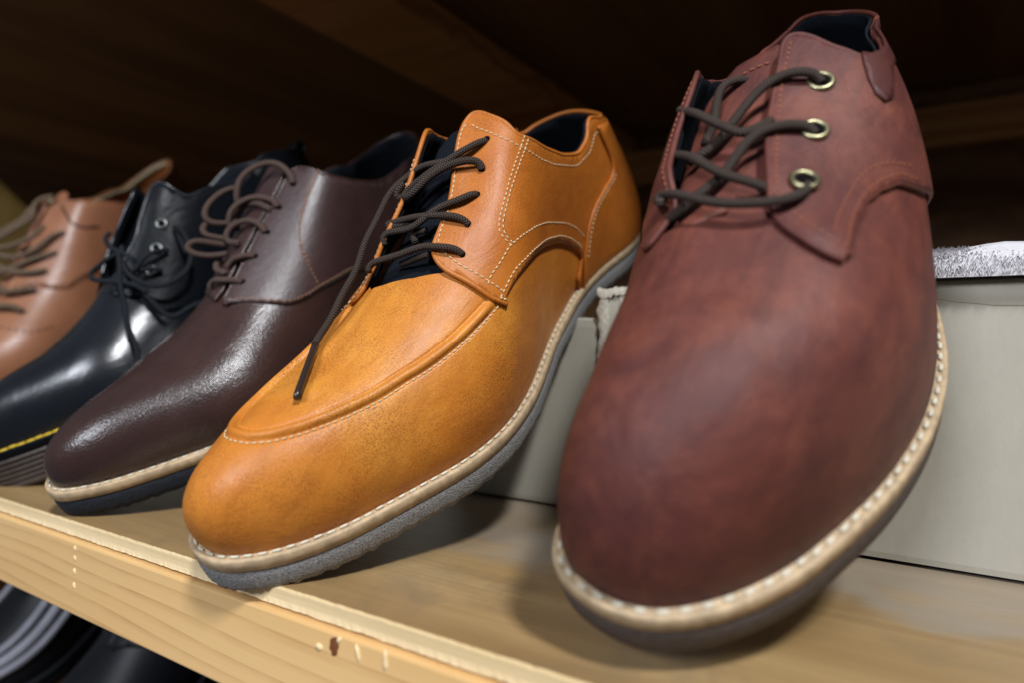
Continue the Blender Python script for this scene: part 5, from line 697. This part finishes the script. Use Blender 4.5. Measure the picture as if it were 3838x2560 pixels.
# ------------------------------------------------------------------ black shoe
def black_shoe():
    root, p = shoe_base('derby_shoe', FIT['black'], 'blackq', 'claysole', .02, threadmat='threadyel', stl=.0046, stg=.0003, bands=True, threadr=.0007)
    tag(root, 'shiny black leather shoe with yellow welt stitching and a banded sole', 'shoe', 'shoes lined up on the shelf')
    vamp = [(-.498,.004),(.498,.004),(.498,.20),(.33,.22),(.30,.26),(.262,.40),(.240,.55),(.228,.80),(.218,1.0),(-.218,1.0),(-.228,.80),(-.240,.55),(-.262,.40),(-.30,.26),(-.33,.22),(-.498,.20)]
    patch('vamp', vamp, p, M['black'], root, .002, 0, 0)
    fr = sm0([(.2110,.70),(.2130,.745),(.2233,.7433),(.2356,.7150),(.2467,.6950),(.2556,.7083),(.2720,.715),(.2800,.690),(.2830,.640),(.2850,.5542),(.290,.485),(.3067,.4292),(.3222,.3850),(.34,.36),(.37,.35),(.42,.33),(.46,.325),(.50,.325)])
    lf = mir(fr)[::-1][1:-2]; lf = [(t, w_+(.05 if t > .71 else 0)) for t, w_ in lf]
    lo = [(.2110,.68),(.2140,.58),(.2200,.5042),(.2211,.34),(.2422,.2167),(.27,.15),(.30,.08)]
    q0 = fr+lf+[(.789,.70)]+mir(lo)+[(.69,.006),(.31,.006)]+lo[::-1]
    def off(t, w_): return .0014+.0050*ssm(w_, .50, .74)*ssm(.32-np.minimum(t, 1-t), 0, .04)*ssm(np.minimum(t, 1-t), .205, .24)
    qo = patch('quarter', q0, p, M['blackq'], root, .0022, off, .0020)
    patch('lining', q0, p, M['navy'], root, .003, lambda t, w_: off(t, w_)-.0026, .0008)
    edge_tube(fr+lf, p, lambda t, w_: off(t, w_)-.0008, .0013, 'rolled_edge', M['black'], qo)
    tg = lambda s: [(s*.212,1.0),(s*.212,.72),(s*.24,.66),(s*.275,.66),(s*.284,.80),(s*.285,1.0)]
    a = patch('tongue', tg(1), p, M['blackq'], root, .003, -.002, .0018); join(a, patch('tongue_side', tg(-1), p, M['blackq'], a, .003, -.002, .0018))
    # heel pull tab
    mb = MB(); c = S(np.array([.5]), np.array([.315]), p, .002)[0]; P = np.array([c+[0, -.002, -.004], c+[0, .002, .001], c+[0, .001, .005], c+[0, -.005, .004], c+[0, -.006, .002]])
    v, f, _ = tube(catmull(P, 6), .0016, 8); v2 = v.copy(); v2[:, 0] = c[0]+(v2[:, 0]-c[0])*4.5; mb.add(v2, f); mb.build('pull_tab', M['blackq'], root)
    for t, w_ in [(.2622,.565),(.2489,.545),(.2367,.525)]: eyelet(root, t, w_, p, .0026, 'steel', float(off(np.array([t]), np.array([w_]))[0])+.0004, .0009)
    laces(root, LACE['black'], .0015, 'laceblk')
black_shoe()

# ------------------------------------------------------------------ cognac shoe
def cognac_shoe():
    root, p = shoe_base('oxford_shoe', FIT['cognac'], 'welt', 'taupesole', .0155)
    tag(root, 'light reddish tan shoe with taupe laces at the far left', 'shoe', 'shoes lined up on the shelf')
    vamp = [(-.498,.004),(.498,.004),(.498,.20),(.33,.22),(.30,.26),(.262,.40),(.240,.60),(.222,.80),(.212,1.0),(-.212,1.0),(-.222,.80),(-.240,.60),(-.262,.40),(-.30,.26),(-.33,.22),(-.498,.20)]
    patch('vamp', vamp, p, M['cognac'], root, .002, 0, 0)
    fr = sm0([(.1995,.94),(.2040,.975),(.2150,.978),(.2350,.978),(.26,.975),(.2720,.955),(.2778,.9000),(.2840,.75),(.2867,.6375),(.2935,.54),(.3022,.4708),(.32,.3742),(.34,.335),(.37,.318),(.42,.314),(.46,.318),(.50,.3208)])
    lf = [(.5511,.3083),(.5933,.2917),(.62,.285),(.66,.33),(.69,.42),(.71,.58),(.7150,.74),(.720,.80),(.74,.80),(.77,.80),(.79,.80),(.800,.80)]
    lo = [(.2005,.90),(.2122,.8042),(.2200,.5667),(.2289,.425),(.2400,.3733),(.2533,.315),(.2722,.2533),(.2867,.20),(.305,.11)]; lo0 = lo; lo = sm(lo)
    q0 = fr+lf+mir(lo)+[(.688,.006),(.312,.006)]+lo[::-1]
    off = lambda t, w_: .0011+.0012*ssm(w_, .75, .98)*ssm(.30-np.minimum(t, 1-t), 0, .03)
    qo = patch('quarter', q0, p, M['cognac'], root, .0022, off, .0014)
    patch('lining', q0, p, M['cognacin'], root, .003, lambda t, w_: off(t, w_)-.0022, .0008)
    edge_tube(fr+lf, p, lambda t, w_: off(t, w_)-.0006, .0010, 'rolled_edge', M['cognac'], qo)
    edge_tube([(.50,.312),(.5511,.300),(.5933,.283),(.62,.276),(.66,.32),(.69,.41),(.71,.57)], p, lambda t, w_: off(t, w_)-.0022, .0022, 'collar_binding', M['green'], qo)
    so = lambda t, w_: off(t, w_)+.0001
    stitches(curve3([(t+.002, w_+.015) for t, w_ in lo0[:6]], p, so, .0006, 4), .0012, .0022, .0008, 'perforations', M['threadblk'], qo)
    stitches(curve3([(.1700,.92),(.1722,.7833),(.1744,.6375),(.1833,.4292),(.20,.30)], p, .0003, .0006, 4), .0022, .0026, .0005, 'vamp_stitching', M['threadblk'], qo)
    edge_tube([(.2785,.80),(.2740,.70),(.2700,.60),(.2740,.50),(.2850,.42)], p, lambda t, w_: off(t, w_)+.0002, .0007, 'strap_seam', M['threadblk'], qo)
    tg = lambda s: [(s*.200,1.0),(s*.200,.78),(s*.24,.76),(s*.275,.76),(s*.2920,.88),(s*.294,1.0)]
    a = patch('tongue', tg(1), p, M['cognac'], root, .003, -.0010, .0018); join(a, patch('tongue_side', tg(-1), p, M['cognac'], a, .003, -.0010, .0018))
    laces(root, LACE['cognac'], .0023, 'lace3')
cognac_shoe()

# ------------------------------------------------------------------ shoes on the lower shelf
def rot(a, i, r):
    cy, sy, ci, si, cr, sr = math.cos(a), math.sin(a), math.cos(i), math.sin(i), math.cos(r), math.sin(r)
    return np.array([[cy,-sy,0],[sy,cy,0],[0,0,1]])@np.array([[1,0,0],[0,ci,-si],[0,si,ci]])@np.array([[cr,0,sr],[0,1,0],[-sr,0,cr]])
M['under'] = plain('matt_black_leather', (.007,.008,.011), .5, nz=.3, scale=60, grain=.1, spec=.35)
M['greyrib'] = plain('pale_grey_rubber', (.42,.42,.47), .6, nz=.12, scale=90)
def low_shoe(name, label, pos, ang, base='brown', ribs=False, foldq=True):
    (q, p) = FIT[base]; root, p = shoe_base(name, (list(pos)+list(ang), p), 'under', 'under', threadmat=None)
    tag(root, label, 'shoe', 'shoes on the shelf below')
    vamp = [(-.498,.004),(.498,.004),(.498,.20),(.33,.22),(.30,.26),(.262,.40),(.240,.60),(.222,.80),(.212,1.0),(-.212,1.0),(-.222,.80),(-.240,.60),(-.262,.40),(-.30,.26),(-.33,.22),(-.498,.20)]
    patch('vamp', vamp, p, M['under'], root, .003, 0, 0)
    fr = sm0([(.1995,.92),(.1990,.965),(.2040,.985),(.2150,.985),(.2350,.983),(.26,.980),(.2740,.974),(.2815,.955),(.2842,.88),(.2850,.78),(.2862,.6417),(.2905,.55),(.2975,.485),(.3067,.4292),(.3222,.3708),(.3378,.3383),(.3589,.318),(.3822,.3083),(.42,.312),(.46,.318),(.50,.3208)])
    lf = mir(fr)[::-1][1:]; lo = [(.2005,.90),(.2035,.83),(.2100,.6583),(.2189,.5042),(.2289,.425),(.2400,.3733),(.2533,.315),(.2722,.2533),(.2867,.20),(.305,.11)]; lo0 = lo; lo = sm(lo)
    q0 = fr+lf+mir(lo)+[(.688,.006),(.312,.006)]+lo[::-1]
    qo = patch('quarter', q0, p, M['under'], root, .003, .0016, .0015); edge_tube(fr+lf, p, .0012, .0012, 'rolled_edge', M['under'], qo)
    if ribs:
        for k, (w0, r) in enumerate(((.30, .0032), (.42, .0042), (.56, .0030))):
            v, f, _ = tube(curve3([(t, w0+.05*math.sin(t*9)) for t in np.linspace(-.33, .33, 24)], p, .0012, .002), r, 10); mesh('grey_band', v, f, M['greyrib'], root)
    return root
low_shoe('slip_on_shoe', 'black shoe with pale grey bands below the shelf at the left', (-.66, .20, -.225), (.05, .62, .1), ribs=True)
low_shoe('derby_shoe', 'plain matt black shoe below the shelf, beside the grey-banded one', (-.50, .19, -.225), (-.05, .62, .1))
low_shoe('derby_shoe', 'matt black shoe below the shelf under the toe of the tan shoe', (-.34, .19, -.225), (-.08, .62, .1))
